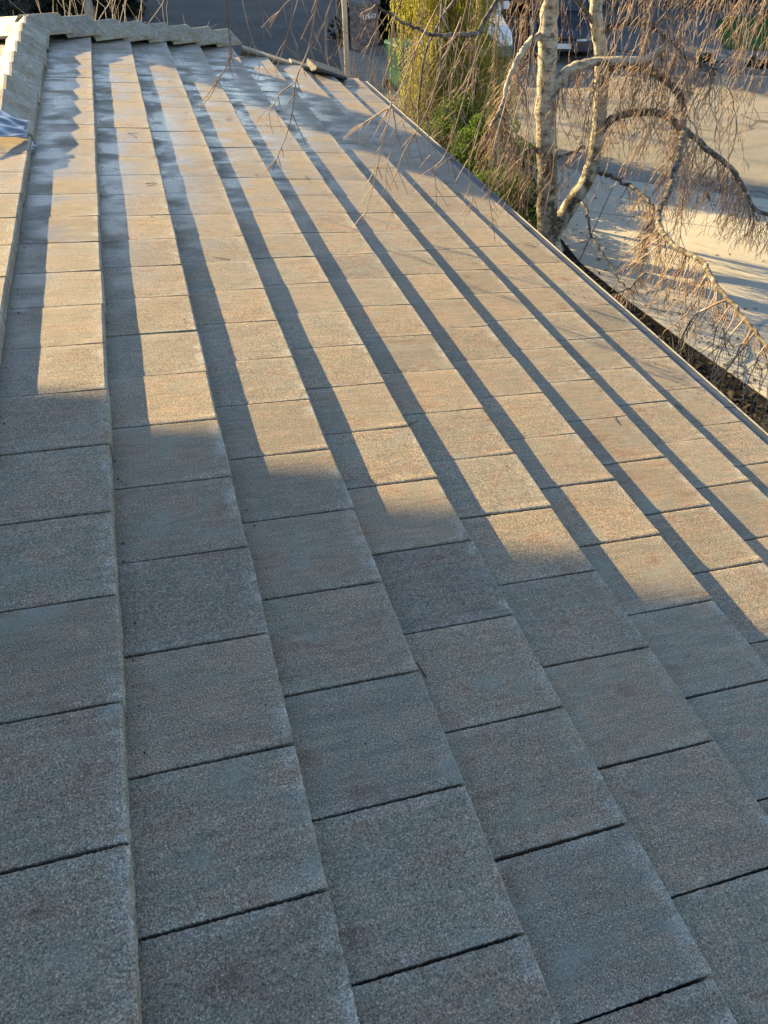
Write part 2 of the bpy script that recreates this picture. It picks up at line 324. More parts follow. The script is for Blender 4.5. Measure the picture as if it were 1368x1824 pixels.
# ------------------------------------------------------------------ house with the tiled roof
HB = np.array([-2.0, 2.0, GZ])
house = thing('tiled_house', HB, 'house under a pitched roof of grey brown flat concrete tiles', 'house')
roof = MB().box((-4.2, -7.0, -.30), (2.86, 7.1, -.17)).build('roof', DECK, house, loc=-HB, rot=(0, PITCH, 0))
NOSE = [-.345 - .36 * k for k in range(7, 0, -1)] + [-.345, 0, .346, .702, 1.054, 1.44, 1.815, 2.18, 2.53, 2.878]
I0 = 8                                   # index of nose u = 0  (course 0)
FRAC = lambda k: (.0 + .5 * (k % 2) + .0235 * k) % 1.0
W = .314; T = .060; TH = .053
HIP0, HIPS = 7.24, .93                   # hip line v = HIP0 + (u+.5)*HIPS
RAKE = 8.70
def vhip(u): return HIP0 + (u + .5) * HIPS if u < 1.50 else RAKE
def tile_mesh(L, wd, nx, ny, seed, cut=None, gap=.0028, jag=.0020):
    r = np.random.default_rng(seed); xs = np.linspace(-L, 0, nx); ys = np.linspace(-wd / 2 + gap, wd / 2 - gap, ny)
    V = np.zeros((nx, ny, 3)); V[..., 0] = xs[:, None]; V[..., 1] = ys[None, :]
    if cut is not None:
        y1 = np.array([cut(x) for x in xs]); y0 = ys[0]
        V[..., 1] = y0 + (np.linspace(0, 1, ny)[None, :]) * (np.maximum(y1, y0 + .004)[:, None] - y0)
    if nx > 6:
        V[:, 0, 1] += r.uniform(-.2, 1, nx) * jag; V[:, -1, 1] -= r.uniform(-.2, 1, nx) * jag; V[-1, :, 0] += r.uniform(-1, .4, ny) * jag * 1.1
    V[..., 2] += r.normal(0, .00008 if nx > 20 else .0002, (nx, ny))
    if ny == 3: V[:, 1, 1] = -wd / 2 + .034
    lip = np.clip(1 - (V[..., 1] + wd / 2 - .020) / .012, 0, 1) * np.clip(1 + V[..., 0] / .16, 0, 1) * .0032
    if cut is None: V[..., 2] += lip
    V[-1, :, 2] -= .005; V[:, 0, 2] -= .0015; V[:, -1, 2] -= .0015
    if nx > 3: V[-2, :, 0] = -.007
    else: V[-2, :, 0] = -.009
    top = V.reshape(-1, 3); idx = np.arange(nx * ny).reshape(nx, ny)
    F = [(idx[i, j], idx[i + 1, j], idx[i + 1, j + 1], idx[i, j + 1]) for i in range(nx - 1) for j in range(ny - 1)]
    ring = list(idx[:, 0]) + list(idx[-1, 1:]) + list(idx[-2::-1, -1]) + list(idx[0, -2:0:-1])
    low = top[ring].copy(); low[:, 2] = -TH; b = len(top); n = len(ring)
    F += [(ring[i], b + i, b + (i + 1) % n, ring[(i + 1) % n]) for i in range(n)]
    return mesh(np.vstack([top, low]), F)
near_m = [tile_mesh(.43, W, 96, 60, s) for s in range(8)]
mid_m = [tile_mesh(.43, W, 14, 10, 20 + s, jag=.0014, gap=.0020) for s in range(6)]
far_m = [tile_mesh(.43, W, 4, 3, 40 + s, gap=.0020) for s in range(4)]
for mm in near_m + mid_m + far_m: mm.materials.append(TILE)
def place_tile(me, u, v, e, parent=roof, jit=1.0):
    a = math.asin(T / e)
    o = bpy.data.objects.new('tile', me); col.objects.link(o); o.parent = parent
    o.location = (u + random.uniform(-.003, .003) * jit, v, random.uniform(-.001, .001) * jit)
    o.rotation_euler = (.001 + random.gauss(0, .0028) * jit, -a + random.gauss(0, .004) * jit, random.gauss(0, .003) * jit)
    return o
extra = []          # (mesh template, matrix) of tiles outside the picture -> joined
cnt = 0
for k in range(len(NOSE)):
    c = k - I0; u = NOSE[k]; e = u - NOSE[k - 1] if k else .36
    f0 = FRAC(c % 2 + c) if False else (c * .5235) % 1.0
    for i in range(-24, 30):
        v0 = (i + f0) * W; v1 = v0 + W; vc = (v0 + v1) / 2
        um = u - .15
        if v0 < -6.5: continue
        if c < 0:
            if v0 > 4.20: continue
            vis = (c == -1 and vc > 1.6)
        else:
            vis = vc > [-.3, -.45, -.62, -.62, -.45, -.2, 0, .2, .3][c]
        cut = None
        if c >= 0:
            if v0 > vhip(u) - .03: continue
            if v1 > vhip(u - .43) - .02:
                cut = (lambda x, u=u, vc=vc: min(W / 2 - .002, vhip(u + x) - .01 - vc))
        elif v1 > 4.30: cut = (lambda x, vc=vc: min(W / 2 - .002, 4.30 - vc))
        if vis:
            if cut: me = tile_mesh(.43, W, 8, 4, 100 + i, cut); me.materials.append(TILE)
            elif vc < 1.6: me = random.choice(near_m)
            elif vc < 3.6: me = random.choice(mid_m)
            else: me = random.choice(far_m)
            place_tile(me, u, vc, e); cnt += 1
        else:
            extra.append((u, vc, e, c))
V, F = [], []
tmpl = tile_mesh(.43, W, 3, 2, 77); tv = np.array([v.co for v in tmpl.vertices]); tf = [tuple(p.vertices) for p in tmpl.polygons]
for (u, vc, e, c) in extra:
    a = math.asin(T / e); x = tv[:, 0] * math.cos(a) - tv[:, 2] * math.sin(a) * 0 + tv[:, 2] * 0; z = tv[:, 0] * math.sin(a) + tv[:, 2]
    b = len(V); V += list(np.stack([x + u, tv[:, 1] + vc, z], 1)); F += [tuple(q + b for q in f) for f in tf]
tag(link('tile_field', mesh(V, F), FIELD, roof), kind='stuff')
open('/workdir/t/cnt.txt', 'w').write(str(cnt)) if False else None

# ridge, hips: V-shaped caps
def cap_mesh(L, wing, ang, th=.022, seed=0, drop=.03):
    """runs along +x (head) .. 0 (nose at x=0); apex on z=0; wings fall by ang"""
    r = np.random.default_rng(seed); V = []; F = []
    xs = [0, .006, L * .5, L]; ca, sa = math.cos(ang), math.sin(ang)
    prof = [(-wing, 0), (-wing * .5, 0), (-.012, 0), (.012, 0), (wing * .5, 0), (wing, 0)]
    for x in xs:
        sh = 1.0 - .07 * x / L; bz = -.004 if x == 0 else 0
        for (q, _) in prof: V.append((x, q * sh * ca, -abs(q) * sa + bz + r.normal(0, .0006)))
        for (q, _) in prof: V.append((x, q * sh * ca, -abs(q) * sa - th))
    n = len(prof); s = 2 * n
    for i in range(len(xs) - 1):
        for j in range(n - 1):
            F.append((i * s + j, i * s + j + 1, (i + 1) * s + j + 1, (i + 1) * s + j)); F.append((i * s + n + j, (i + 1) * s + n + j, (i + 1) * s + n + j + 1, i * s + n + j + 1))
        F.append((i * s, (i + 1) * s, (i + 1) * s + n, i * s + n)); F.append((i * s + n - 1, i * s + 2 * n - 1, (i + 1) * s + 2 * n - 1, (i + 1) * s + n - 1))
    for j in range(n - 1):
        F.append((j, n + j, n + j + 1, j + 1)); e_ = (len(xs) - 1) * s; F.append((e_ + j, e_ + j + 1, e_ + n + j + 1, e_ + n + j))
    return MB().add(V, F)
def caps(p_from, p_to, n, L, wing, ang, name, mat=CAPM, tilt=.075, droll=0.0, lift=.03):
    """nose of the first cap at p_from (low end), heads towards p_to; world coordinates"""
    A, B = Vector(p_from), Vector(p_to); d = (B - A); step = d.length / n; d.normalize()
    meshes = []
    for s in range(3):
        o = cap_mesh(L, wing, ang, seed=s).build(name, mat); meshes.append(o.data); bpy.data.objects.remove(o)
    side = Vector((0, 0, 1)).cross(d).normalized(); up = d.cross(side)
    base = Matrix((d, side, up)).transposed()
    for i in range(n):
        o = bpy.data.objects.new(name, meshes[i % 3]); col.objects.link(o); o.parent = house
        R = base @ Matrix.Rotation(tilt + random.gauss(0, .010), 3, 'Y') @ Matrix.Rotation(droll + random.gauss(0, .012), 3, 'X') @ Matrix.Rotation(random.gauss(0, .012), 3, 'Z')
        P = A + d * (step * i) + up * (lift + random.gauss(0, .003)) + side * random.gauss(0, .003)
        o.matrix_local = Matrix.Translation(P - Vector(HB)) @ R.to_4x4()
RU = -.50
ridge_z = r2w(RU, 0, 0)
def hipw(u, n=0.0): p = r2w(u, vhip(u), n); return p
H_END = 1.44
hip_lo = r2w(H_END, HIP0 + (H_END + .5) * HIPS + .02, .035); hip_hi = r2w(RU, HIP0 + .05, .035)
# ridge: low-end nose points to the camera, first cap ends at v = 4.22
caps(r2w(RU, 7.24, .035), r2w(RU, 4.40, .035), 8, .42, .20, rad(38), 'ridge_cap', tilt=.135, lift=.075)
caps(hip_lo, hip_hi, 8, .41, .21, rad(36), 'hip_cap', tilt=.11, lift=.10)
mir = lambda p: np.array([2 * ridge_z[0] - p[0], p[1], p[2]])
caps(mir(hip_lo), mir(hip_hi), 8, .41, .21, rad(36), 'hip_cap', tilt=.11, lift=.10)
def batten(a, b, wd, h):
    A, B = Vector(a), Vector(b); d = (B - A); L = d.length; d.normalize(); side = Vector((0, 0, 1)).cross(d).normalized(); up = d.cross(side)
    o = MB().box((0, -wd, -h), (L, wd, 0)).build('batten', DECK, house); o.matrix_local = Matrix.Translation(A - Vector(HB)) @ Matrix((d, side, up)).transposed().to_4x4()
batten(hip_lo, hip_hi, .03, .26); batten(mir(hip_lo), mir(hip_hi), .03, .26); batten(r2w(RU, 7.24, .03), r2w(RU, 4.40, .03), .03, .26)
# left slope of the small ridge
left = MB().box((.0, 4.28, -.30), (3.2, 7.2, -.17)).build('left_slope', DECK, house, loc=np.array([ridge_z[0] * 2, 0, 0]) - HB, rot=(0, 0, 0))
bpy.data.objects.remove(left)
ls = MB(); zr = ridge_z[2]; xr = ridge_z[0]
ls.add([(xr, 4.3, zr - .17), (xr, 7.2, zr - .17), (xr - 3.2, 8.6, zr - .17 - 3.2 * math.tan(PITCH)), (xr - 3.2, 4.3, zr - .17 - 3.2 * math.tan(PITCH)),
        (xr, 4.3, zr - .28), (xr, 7.2, zr - .28), (xr - 3.2, 8.6, zr - .28 - 3.2 * math.tan(PITCH)), (xr - 3.2, 4.3, zr - .28 - 3.2 * math.tan(PITCH))],
       [(0, 1, 2, 3), (7, 6, 5, 4), (0, 4, 5, 1), (1, 5, 6, 2), (2, 6, 7, 3), (3, 7, 4, 0)])
left = ls.build('left_slope', DECK, house, loc=-HB)
lt = bpy.data.objects.new('slope_frame', None)
V, F = [], []
for row in range(0, 8):
    for i in range(0, 16):
        v0 = 4.32 + (i + .5 * (row % 2)) * W
        uu = .43 + .36 * row      # distance below the ridge of this nose
        if v0 + W > 7.25 + uu * .9: continue
        a = math.asin(T / .36)
        lx = tv[:, 0] * math.cos(a); lz = tv[:, 0] * math.sin(a) + tv[:, 2]
        px, pz = lx + uu, lz
        X = xr - (px * CP + pz * SP); Z = zr - px * SP + pz * CP
        if row < 3:
            q = mesh(np.stack([X, tv[:, 1] + v0 + W / 2, Z], 1) - HB, [f[::-1] for f in tf]); link('tile', q, TILE, house)
        else:
            b = len(V); V += list(np.stack([X, tv[:, 1] + v0 + W / 2, Z], 1) - HB); F += [tuple(x + b for x in f[::-1]) for f in tf]
tag(link('tile_field', mesh(V, F), FIELD, house), kind='stuff')
# hip end (faces away) and deck strip under the far part of the main slope
hb = MB()
uE = H_END + .12
uE = 1.48
P = [r2w(RU, HIP0, -.20), r2w(uE, vhip(uE), -.20), r2w(uE, vhip(uE) + .05, -.22), mir(r2w(uE, vhip(uE) + .05, -.22)), mir(r2w(uE, vhip(uE), -.20))]
hb.add(P + [p - np.array([0, 0, .12]) for p in P], [(0, 1, 2, 3, 4), (9, 8, 7, 6, 5), (0, 5, 6, 1), (1, 6, 7, 2), (2, 7, 8, 3), (3, 8, 9, 4), (4, 9, 5, 0)])
hb.build('hip_end', DECK, house, loc=-HB)
rd = [(RU, 7.1), (RU, HIP0 - .06), (uE, vhip(uE) - .06), (uE, RAKE - .05), (2.86, RAKE - .05), (2.86, 7.1)]
MB().prism(rd, 'z', -.29, -.175).build('deck_end', DECK, roof)
# rake: low metal trim pieces on the gable edge, last one is a dark loose piece
for i, (ua, ub, nz, dv) in enumerate([(1.54, 1.80, .030, .02), (1.78, 2.10, .012, 0), (2.08, 2.36, .012, .01)]):
    MB().add([(ua, RAKE - .05 + dv, nz), (ub, RAKE - .05 + dv, nz - .018), (ub, RAKE + .09 + dv, nz - .012), (ua, RAKE + .09 + dv, nz + .008),
              (ua, RAKE - .05 + dv, nz - .020), (ub, RAKE - .05 + dv, nz - .038), (ub, RAKE + .09 + dv, nz - .16), (ua, RAKE + .09 + dv, nz - .14)],
             [(0, 1, 2, 3), (7, 6, 5, 4), (0, 4, 5, 1), (1, 5, 6, 2), (2, 6, 7, 3), (3, 7, 4, 0)]).build('rake_piece', CAPM, roof, bevel=.004)
rp = MB().add([(2.30, RAKE - .30, .055), (2.68, RAKE - .26, .020), (2.66, RAKE + .10, .030), (2.28, RAKE + .10, .062),
               (2.30, RAKE - .30, .030), (2.68, RAKE - .26, -.005), (2.66, RAKE + .10, -.12), (2.28, RAKE + .10, -.10)],
              [(0, 1, 2, 3), (7, 6, 5, 4), (0, 4, 5, 1), (1, 5, 6, 2), (2, 6, 7, 3), (3, 7, 4, 0)]).build('rake_piece', SHINGLE, roof, bevel=.005)
rp['label'] = 'dark loose piece at the gable corner'
# gutter along the eave
gut = MB()
prof = [(2.915, -.085), (2.915, -.17), (2.975, -.17), (2.995, -.030), (2.988, -.030), (2.968, -.16), (2.925, -.16), (2.925, -.085)]
gut.prism(prof, 'y', -7, RAKE + .03).build('gutter', ZINC, roof)
guard = MB()
ys = np.linspace(-7, RAKE + .02, 60)
for i in range(59):
    a0, b0 = ys[i], ys[i + 1] - .004; w0 = .004 * math.sin(i * 2.1)
    guard.add([(2.880, a0, -.026), (2.990, a0, -.020 + w0 * .3), (2.990, b0, -.020 + w0 * .3), (2.880, b0, -.026)], [(0, 1, 2, 3)])
guard.build('gutter_guard', ZINC, roof)
lipm = MB(); V = []; 
V_, F_ = tubes([np.array([(2.994 + .0022 * math.sin(y * 3.1), y, -.018) for y in np.linspace(-7, RAKE + .03, 80)])], [np.full(80, .0055)], 6)
link('gutter_lip', mesh_np(V_, F_, smooth=True), LIP, roof)
# fascia and walls
MB().box((2.85, -7, -.42), (2.905, RAKE, -.10)).build('fascia', PAINT, roof)
wx = r2w(2.94, 0)[0] - .55
MB().box((-7.5, -7, 0), (wx, 8.3, -GZ - .95 - .0 + 0)).build('wall', STUCCO, house, loc=np.array([0, 0, GZ]) - HB)
# crumpled lead flashing where the small ridge dies into the main slope
def lead_piece(corners, nu, nv, amp, seed, name):
    r = np.random.default_rng(seed); c = [np.array(p) for p in corners]; V = []
    ph = r.uniform(0, 6, 6)
    for i in range(nu):
        s = i / (nu - 1)
        for j in range(nv):
            t = j / (nv - 1); p = (c[0] * (1 - s) + c[1] * s) * (1 - t) + (c[3] * (1 - s) + c[2] * s) * t
            edge = .008 * math.sin(t * 9 + ph[4]) * (s > .95)
            p = p + np.array([edge, edge * .7, amp * (math.sin(s * 5 + t * 16 + ph[0]) * .6 + math.sin(t * 27 - s * 6 + ph[1]) * .45 + math.sin(s * 15 + ph[2] + t * 3) * .25) * (.35 + .65 * s)])
            V.append(p)
    F = [(i * nv + j, (i + 1) * nv + j, (i + 1) * nv + j + 1, i * nv + j + 1) for i in range(nu - 1) for j in range(nv - 1)]
    me = mesh(V, F, smooth=True); o = link(name, me, LEAD, roof); sm = o.modifiers.new('thick', 'SOLIDIFY'); sm.thickness = .003
    return o
lead_piece([(-.62, 4.46, .075), (-.365, 4.36, .040), (-.36, 4.10, .022), (-.62, 3.98, .020)], 16, 26, .009, 3, 'lead_flashing')
lead_piece([(-.66, 4.46, .075), (-.62, 4.46, .075), (-.62, 3.98, .020), (-.66, 3.98, .02)], 3, 20, .004, 5, 'lead_flashing')
lead_piece([(-.372, 4.27, -.028), (-.325, 4.25, -.040), (-.322, 4.13, -.042), (-.370, 4.11, -.044)], 8, 10, .006, 9, 'lead_flashing')
# upper storey of the same house, left of the picture: its deep eave shades the near tiles
EZ, EY, EX = 2.2, 5.97, -1.9
up = MB().box((-9.2, -8.0, EZ - .02), (EX, EY, EZ + .16))
up.build('upper_eave', PAINT, house, loc=-HB)
MB().add([(-9.3, -8.1, EZ + .162), (EX + .1, -8.1, EZ + .162), (EX + .1, EY + .0, EZ + .162), (-9.3, EY, EZ + .162), (-5.2, -4.2, EZ + 1.1), (-5.2, 1.2, EZ + 1.1)],
         [(0, 3, 2, 1), (0, 1, 4), (1, 2, 5, 4), (2, 3, 5), (3, 0, 4, 5)]).build('upper_roof', TILE, house, loc=-HB)
MB().box((-8.4, -7.2, -1.2), (-2.95, 4.3, EZ - .02)).build('upper_wall', STUCCO, house, loc=-HB)
MB().box((-2.96, 1.2, .9 + .6), (-2.90, 2.6, 2.0)).build('window', GLASS, house, loc=-HB)
MB().box((-6.5, 4.29, -1.2), (xr - .35, 4.36, -.1)).build('gable_wall', STUCCO, house, loc=-HB)

# crumbs of moss and grit lying on the roof
MOSS = mat_noise('moss_crumbs', (.02, .019, .014), (.06, .055, .035), 60, .95)
V, F = [], []
def crumb(u, v, n, s):
    b = len(V); r = rng.uniform(.5, 1.3, 6) * s
    pts = [(r[0], 0, 0), (-r[1], 0, 0), (0, r[2], 0), (0, -r[3], 0), (0, 0, r[4] * .7), (0, 0, -r[5] * .3)]
    a = rng.uniform(0, 6.28); ca, sa = math.cos(a), math.sin(a)
    for p in pts: V.append((u + p[0] * ca - p[1] * sa, v + p[0] * sa + p[1] * ca, n + p[2]))
    F.extend([(b, b + 2, b + 4), (b + 2, b + 1, b + 4), (b + 1, b + 3, b + 4), (b + 3, b, b + 4), (b + 2, b, b + 5), (b + 1, b + 2, b + 5), (b + 3, b + 1, b + 5), (b, b + 3, b + 5)])
for i in range(1500):
    k = int(rng.integers(I0 - 1, len(NOSE) - 1)); u0 = NOSE[k]
    v = rng.uniform(.2, 8.2)
    if k == I0 - 1 and v > 4.1 and rng.random() < .3: continue
    dens = .5 + .5 * math.sin(v * 2.3 + k * 1.7) * math.sin(v * .9 + k)
    if rng.random() > dens: continue
    du = min(abs(rng.normal(0, .025)) + .004, .3); e = NOSE[k + 1] - u0
    if v > vhip(u0) - .1: continue
    crumb(u0 + du, v, -T + du * T / e + .001, rng.uniform(.0015, .0055))
for i in range(260):
    k = int(rng.integers(I0, len(NOSE) - 1)); e = NOSE[k + 1] - NOSE[k]; du = rng.uniform(.02, .98) * e; v = rng.uniform(.1, 7.5)
    if k >= len(NOSE) - 3 or rng.random() < .35: crumb(NOSE[k] + du, v, -T + du * T / e + .001, rng.uniform(.0015, .005))
for i in range(900):                     # leaf grit gathered on the last courses above the gutter
    k = len(NOSE) - 2; e = NOSE[k + 1] - NOSE[k]; v = rng.normal(2.6, .9) if rng.random() < .7 else rng.uniform(.5, 6); du = rng.uniform(.05, .95) * e
    if math.sin(v * 7 + du * 20) + math.sin(v * 17) < -.2: continue
    crumb(NOSE[k] + du, v, -T + du * T / e + .001, rng.uniform(.0015, .004))
tag(link('moss_crumbs', mesh(V, F), MOSS, roof), kind='stuff')
# broken birch twigs lying in the steps
PT, RT = [], []
for i in range(45):
    k = int(rng.integers(I0, len(NOSE) - 1)); e = NOSE[k + 1] - NOSE[k]; du = min(abs(rng.normal(0, .06)) + .01, .9 * e) if rng.random() < .7 else rng.uniform(.05, .9) * e
    v = rng.uniform(.3, 7.6) if rng.random() < .6 else rng.uniform(2.2, 6.0)
    if v > vhip(NOSE[k]) - .4: continue
    aa = rng.normal(math.pi / 2, .7); L = rng.uniform(.02, .09); P = [np.array([NOSE[k] + du, v, 0.0])]
    for j in range(3): aa += rng.normal(0, .25); P.append(P[-1] + np.array([math.cos(aa), math.sin(aa), 0]) * L / 3)
    P = np.array(P); x = np.clip(P[:, 0] - NOSE[k], .006, e - .006); P[:, 0] = NOSE[k] + x; P[:, 2] = -T + x * T / e + .004; PT.append(P); RT.append(np.linspace(.0020, .0011, 4))
V_, F_ = tubes(PT, RT, 4); tag(link('fallen_twigs', mesh_np(V_, F_), MOSS, roof), kind='stuff')
# conifer needles
V, F = [], []
for i in range(160):
    k = int(rng.integers(I0, len(NOSE) - 3)); e = NOSE[k + 1] - NOSE[k]; du = rng.uniform(.04, .96) * e; v = rng.uniform(-.2, 2.6); a = rng.uniform(0, 6.28); L = rng.uniform(.006, .016); n = -T + du * T / e + .002
    p = np.array([NOSE[k] + du, v, n]); d = np.array([math.cos(a), math.sin(a), .05]) * L; q = np.array([-math.sin(a), math.cos(a), 0]) * .0009; b = len(V)
    V += [p - q, p + q, p + d + q, p + d - q]; F.append((b, b + 1, b + 2, b + 3))
tag(link('needles', mesh(V, F), MOSS, roof), kind='stuff')

# ------------------------------------------------------------------ weeping birch
g = G('birch_bark', .85, .25); oc = g.pos(); n1 = g.noise(g.mapv(oc, (9, 9, 16)), 1.0, 5, .65); n2 = g.noise(g.mapv(oc, (14, 14, 60)), 1.0, 3, .6); z_ = g.sep(oc)[2]
bark = g.ramp(n1, [(.34, (.08, .068, .052)), (.43, (.28, .255, .20)), (.52, (.44, .41, .325)), (.68, (.54, .51, .43))])
bark = g.mix(g.rng(n2, .60, .68), bark, (.07, .06, .05))
lowm = g.math('MULTIPLY', g.rng(z_, -1.0, -2.6), g.rng(g.noise(oc, 5.5, 4), .36, .56))
bark = g.mix(lowm, bark, (.06, .05, .035))
bark = g.mix(g.math('MULTIPLY', g.rng(g.noise(oc, 12.0, 4), .50, .66), .5), bark, (.42, .42, .27))
BARK = g.fin(bark, None, g.bump(n1, .8, .03))
g = G('limb_bark', .85, .25); oc = g.pos(); n1 = g.noise(oc, 16.0, 5, .65)
LIMB = g.fin(g.ramp(n1, [(.38, (.045, .037, .030)), (.54, (.13, .112, .09)), (.68, (.33, .32, .29))]), None, g.bump(n1, .6, .015))
g = G('twig_bark', .7, .3); oc = g.pos(); n1 = g.noise(g.mapv(oc, (9, 9, 1.5)), 1.0, 3, .6)
TWIG = g.fin(g.ramp(n1, [(.32, (.10, .06, .045)), (.48, (.27, .175, .115)), (.64, (.44, .35, .26))]))
TB = np.array([5.95, 9.34, GZ])
birch = thing('weeping_birch', TB, 'bare weeping birch with pale flaky bark beside the roof eave', 'tree')
def limb(px, r0, r1, name, mat, n=10, m=6, wob=.012, seed=1):
    pts = np.array([p if len(p) == 3 and isinstance(p, np.ndarray) else ypx(*p) for p in px]); P = smooth_path(pts, m)
    rr = np.random.default_rng(seed); P[1:-1] += rr.normal(0, wob, P[1:-1].shape) * min(1.0, .03 / max(r0, .01))
    r = np.linspace(r0, r1, len(P)) * (1 + rr.normal(0, .05, len(P)))
    V, F = tubes([P], [r], n); link(name, mesh_np(V - TB, F, smooth=True), mat, birch); return P
t1 = limb([np.array([6.0, 9.34, GZ - .1]), (978, 430, 9.32), (974, 380, 9.3), (975, 300, 9.3), (972, 200, 9.3), (975, 100, 9.3), (980, 0, 9.3), np.array([5.42, 9.35, .9]), np.array([5.5, 9.3, 2.2]), np.array([5.4, 9.2, 3.6])], .168, .09, 'trunk', BARK, 14)
t2 = limb([(985, 420, 9.32), (1012, 372, 9.35), (1045, 320, 9.4), (1062, 260, 9.45), (1070, 180, 9.5), (1070, 90, 9.5), (1062, 0, 9.5), np.array([6.25, 9.6, .8]), np.array([6.5, 9.7, 2.2])], .122, .068, 'trunk', BARK, 12)
allL = []
A = limb([(1072, 130, 9.5), (1100, 118, 9.4), (1140, 120, 9.2), (1180, 140, 8.9), (1212, 172, 8.6), (1218, 225, 8.3), (1208, 280, 8.0), (1192, 340, 7.6), (1173, 380, 7.1), (1180, 415, 6.6), (1215, 447, 6.0), (1252, 467, 5.6), (1270, 500, 5.1), (1310, 548, 4.6), (1345, 590, 4.2), (1385, 640, 3.8)], .055, .016, 'limb', LIMB, 9, seed=2)
B = limb([(1068, 235, 9.45), (1090, 212, 9.4), (1130, 201, 9.3), (1180, 203, 9.1), (1215, 228, 8.9), (1260, 265, 8.6), (1300, 298, 8.3), (1325, 335, 8.0), (1345, 372, 7.7), (1400, 392, 7.4)], .06, .022, 'limb', LIMB, 9, seed=3)
C = limb([(1060, 305, 9.4), (1085, 313, 9.2), (1120, 330, 8.9), (1155, 358, 8.5), (1165, 385, 8.2), (1152, 415, 7.9), (1148, 455, 7.5), (1140, 495, 7.0), (1115, 515, 6.7), (1080, 530, 6.5)], .03, .009, 'limb', LIMB, 7, seed=4)
D = limb([(972, 185, 9.3), (990, 150, 9.25), (1015, 125, 9.2), (1050, 112, 9.15), (1100, 108, 9.0), (1150, 105, 8.9), (1180, 85, 8.8)], .085, .035, 'limb', BARK, 9, seed=5)
E_ = limb([(968, 275, 9.3), (940, 268, 9.2), (920, 285, 9.1), (905, 240, 9.0), (890, 205, 8.8), (875, 225, 8.7)], .03, .012, 'limb', LIMB, 7, seed=6)
E2 = limb([(1040, 262, 9.4), (1010, 275, 9.2), (985, 280, 9.05), (950, 262, 8.9)], .028, .014, 'limb', LIMB, 7, seed=16)
K1 = limb([(1030, 350, 9.35), (1045, 375, 9.0), (1055, 420, 8.6), (1080, 460, 8.2), (1105, 500, 7.8), (1125, 520, 7.5)], .022, .008, 'limb', LIMB, 6, seed=7)
H1 = limb([np.array([5.42, 9.3, .9]), np.array([4.9, 8.6, .6]), (860, 40, 8.3), (830, 60, 8.2), (770, 62, 8.1), (720, 40, 8.0), (660, 0, 7.9)], .035, .010, 'limb', LIMB, 7, seed=8)
H2 = limb([(968, 60, 9.3), (945, 75, 9.2), (925, 100, 9.1), (905, 145, 8.95), (895, 185, 8.85), (880, 215, 8.8)], .05, .014, 'limb', BARK, 8, seed=9)
H3 = limb([(1068, 60, 9.5), (1110, 40, 9.3), (1160, 45, 9.1), (1200, 75, 8.8), (1230, 105, 8.5), (1262, 118, 8.3), (1285, 130, 8.1)], .045, .010, 'limb', LIMB, 8, seed=10)
# canopy limbs above the picture
can = []
for i in range(30):
    rr = np.random.default_rng(300 + i); base = t1 if i % 2 else t2
    p = base[int(len(base) * rr.uniform(.66, .97))]; a = rr.uniform(0, 6.283); R = rr.uniform(1.2, 2.9)
    if math.cos(a) < -.2 and math.sin(a) < -.2: R *= .8
    d = np.array([math.cos(a), math.sin(a), 0]); h = rr.uniform(.2, .8)
    P = limb([p, p + d * R * .35 + np.array([0, 0, h]), p + d * R * .7 + np.array([0, 0, h * .9]), p + d * R * .95 + np.array([0, 0, h * .1]), p + d * R + np.array([0, 0, -h - .3])], .032, .009, 'limb', LIMB, 6, 5, seed=400 + i)
    can.append(P)
SP_, SR_ = [], []
def strand(p0, L, r=.0055, sway=.05, side=1.0, d0=None, seed=None, nb=None):
    k = max(5, int(L / .085)); st = L / k
    d = np.array([rng.normal(0, .35), rng.normal(0, .35), -.75]) if d0 is None else np.array(d0, float)
    P = [np.array(p0)]
    for i in range(k):
        d = d + np.array([rng.normal(0, .20), rng.normal(0, .20), -.20 + rng.normal(0, .10)]) ; d /= np.linalg.norm(d); P.append(P[-1] + d * st)
    P = np.array(P); SP_.append(P); SR_.append(np.linspace(r, r * .40, len(P)))
    nb = int(L * 6.0 * side) if nb is None else nb
    for _ in range(nb):
        i = int(rng.integers(1, len(P) - 1)); q = P[i]; a = rng.uniform(0, 6.283); l = rng.uniform(.06, .30) * (1 - .45 * i / len(P))
        t = P[i + 1] - P[i]; t /= np.linalg.norm(t)
        dd = t * .8 + np.array([math.cos(a), math.sin(a), rng.uniform(-.3, .2)]) * .75; dd /= np.linalg.norm(dd)
        q1 = q + dd * l * .5; dd2 = dd + np.array([rng.normal(0, .2), rng.normal(0, .2), -.35]); dd2 /= np.linalg.norm(dd2); q2 = q1 + dd2 * l * .5
        SP_.append(np.array([q, q1, q2])); SR_.append(np.array([r * .6, r * .5, r * .35]))
        if l > .15:
            a = rng.uniform(0, 6.283); d3 = dd2 + np.array([math.cos(a), math.sin(a), -.2]) * .6; d3 /= np.linalg.norm(d3); SP_.append(np.array([q1, q1 + d3 * l * .25, q1 + d3 * l * .4 + np.array([0, 0, -.02])])); SR_.append(np.array([r * .45, r * .4, r * .3]))
def ok_len(p, L):
    if p[0] < 3.25 and p[1] < 8.95:          # keep clear of the roof
        zr_ = r2w(p[0] / CP, 0)[2] + .25; L = min(L, p[2] - zr_)
    return min(L, p[2] - (GZ + .35))
for P in can:                             # curtains hanging from the canopy
    for q in P[len(P) // 3:]:
        for _ in range(2):
            if q[0] < 3.4 and q[1] < 9: continue
            if q[0] < 5.35 and rng.random() < .86: continue
            L = ok_len(q, rng.uniform(.9, 2.9))
            if L > .3: strand(q + rng.normal(0, .04, 3), L, rng.uniform(.0055, .0088), side=.7) if rng.random() < .72 else None
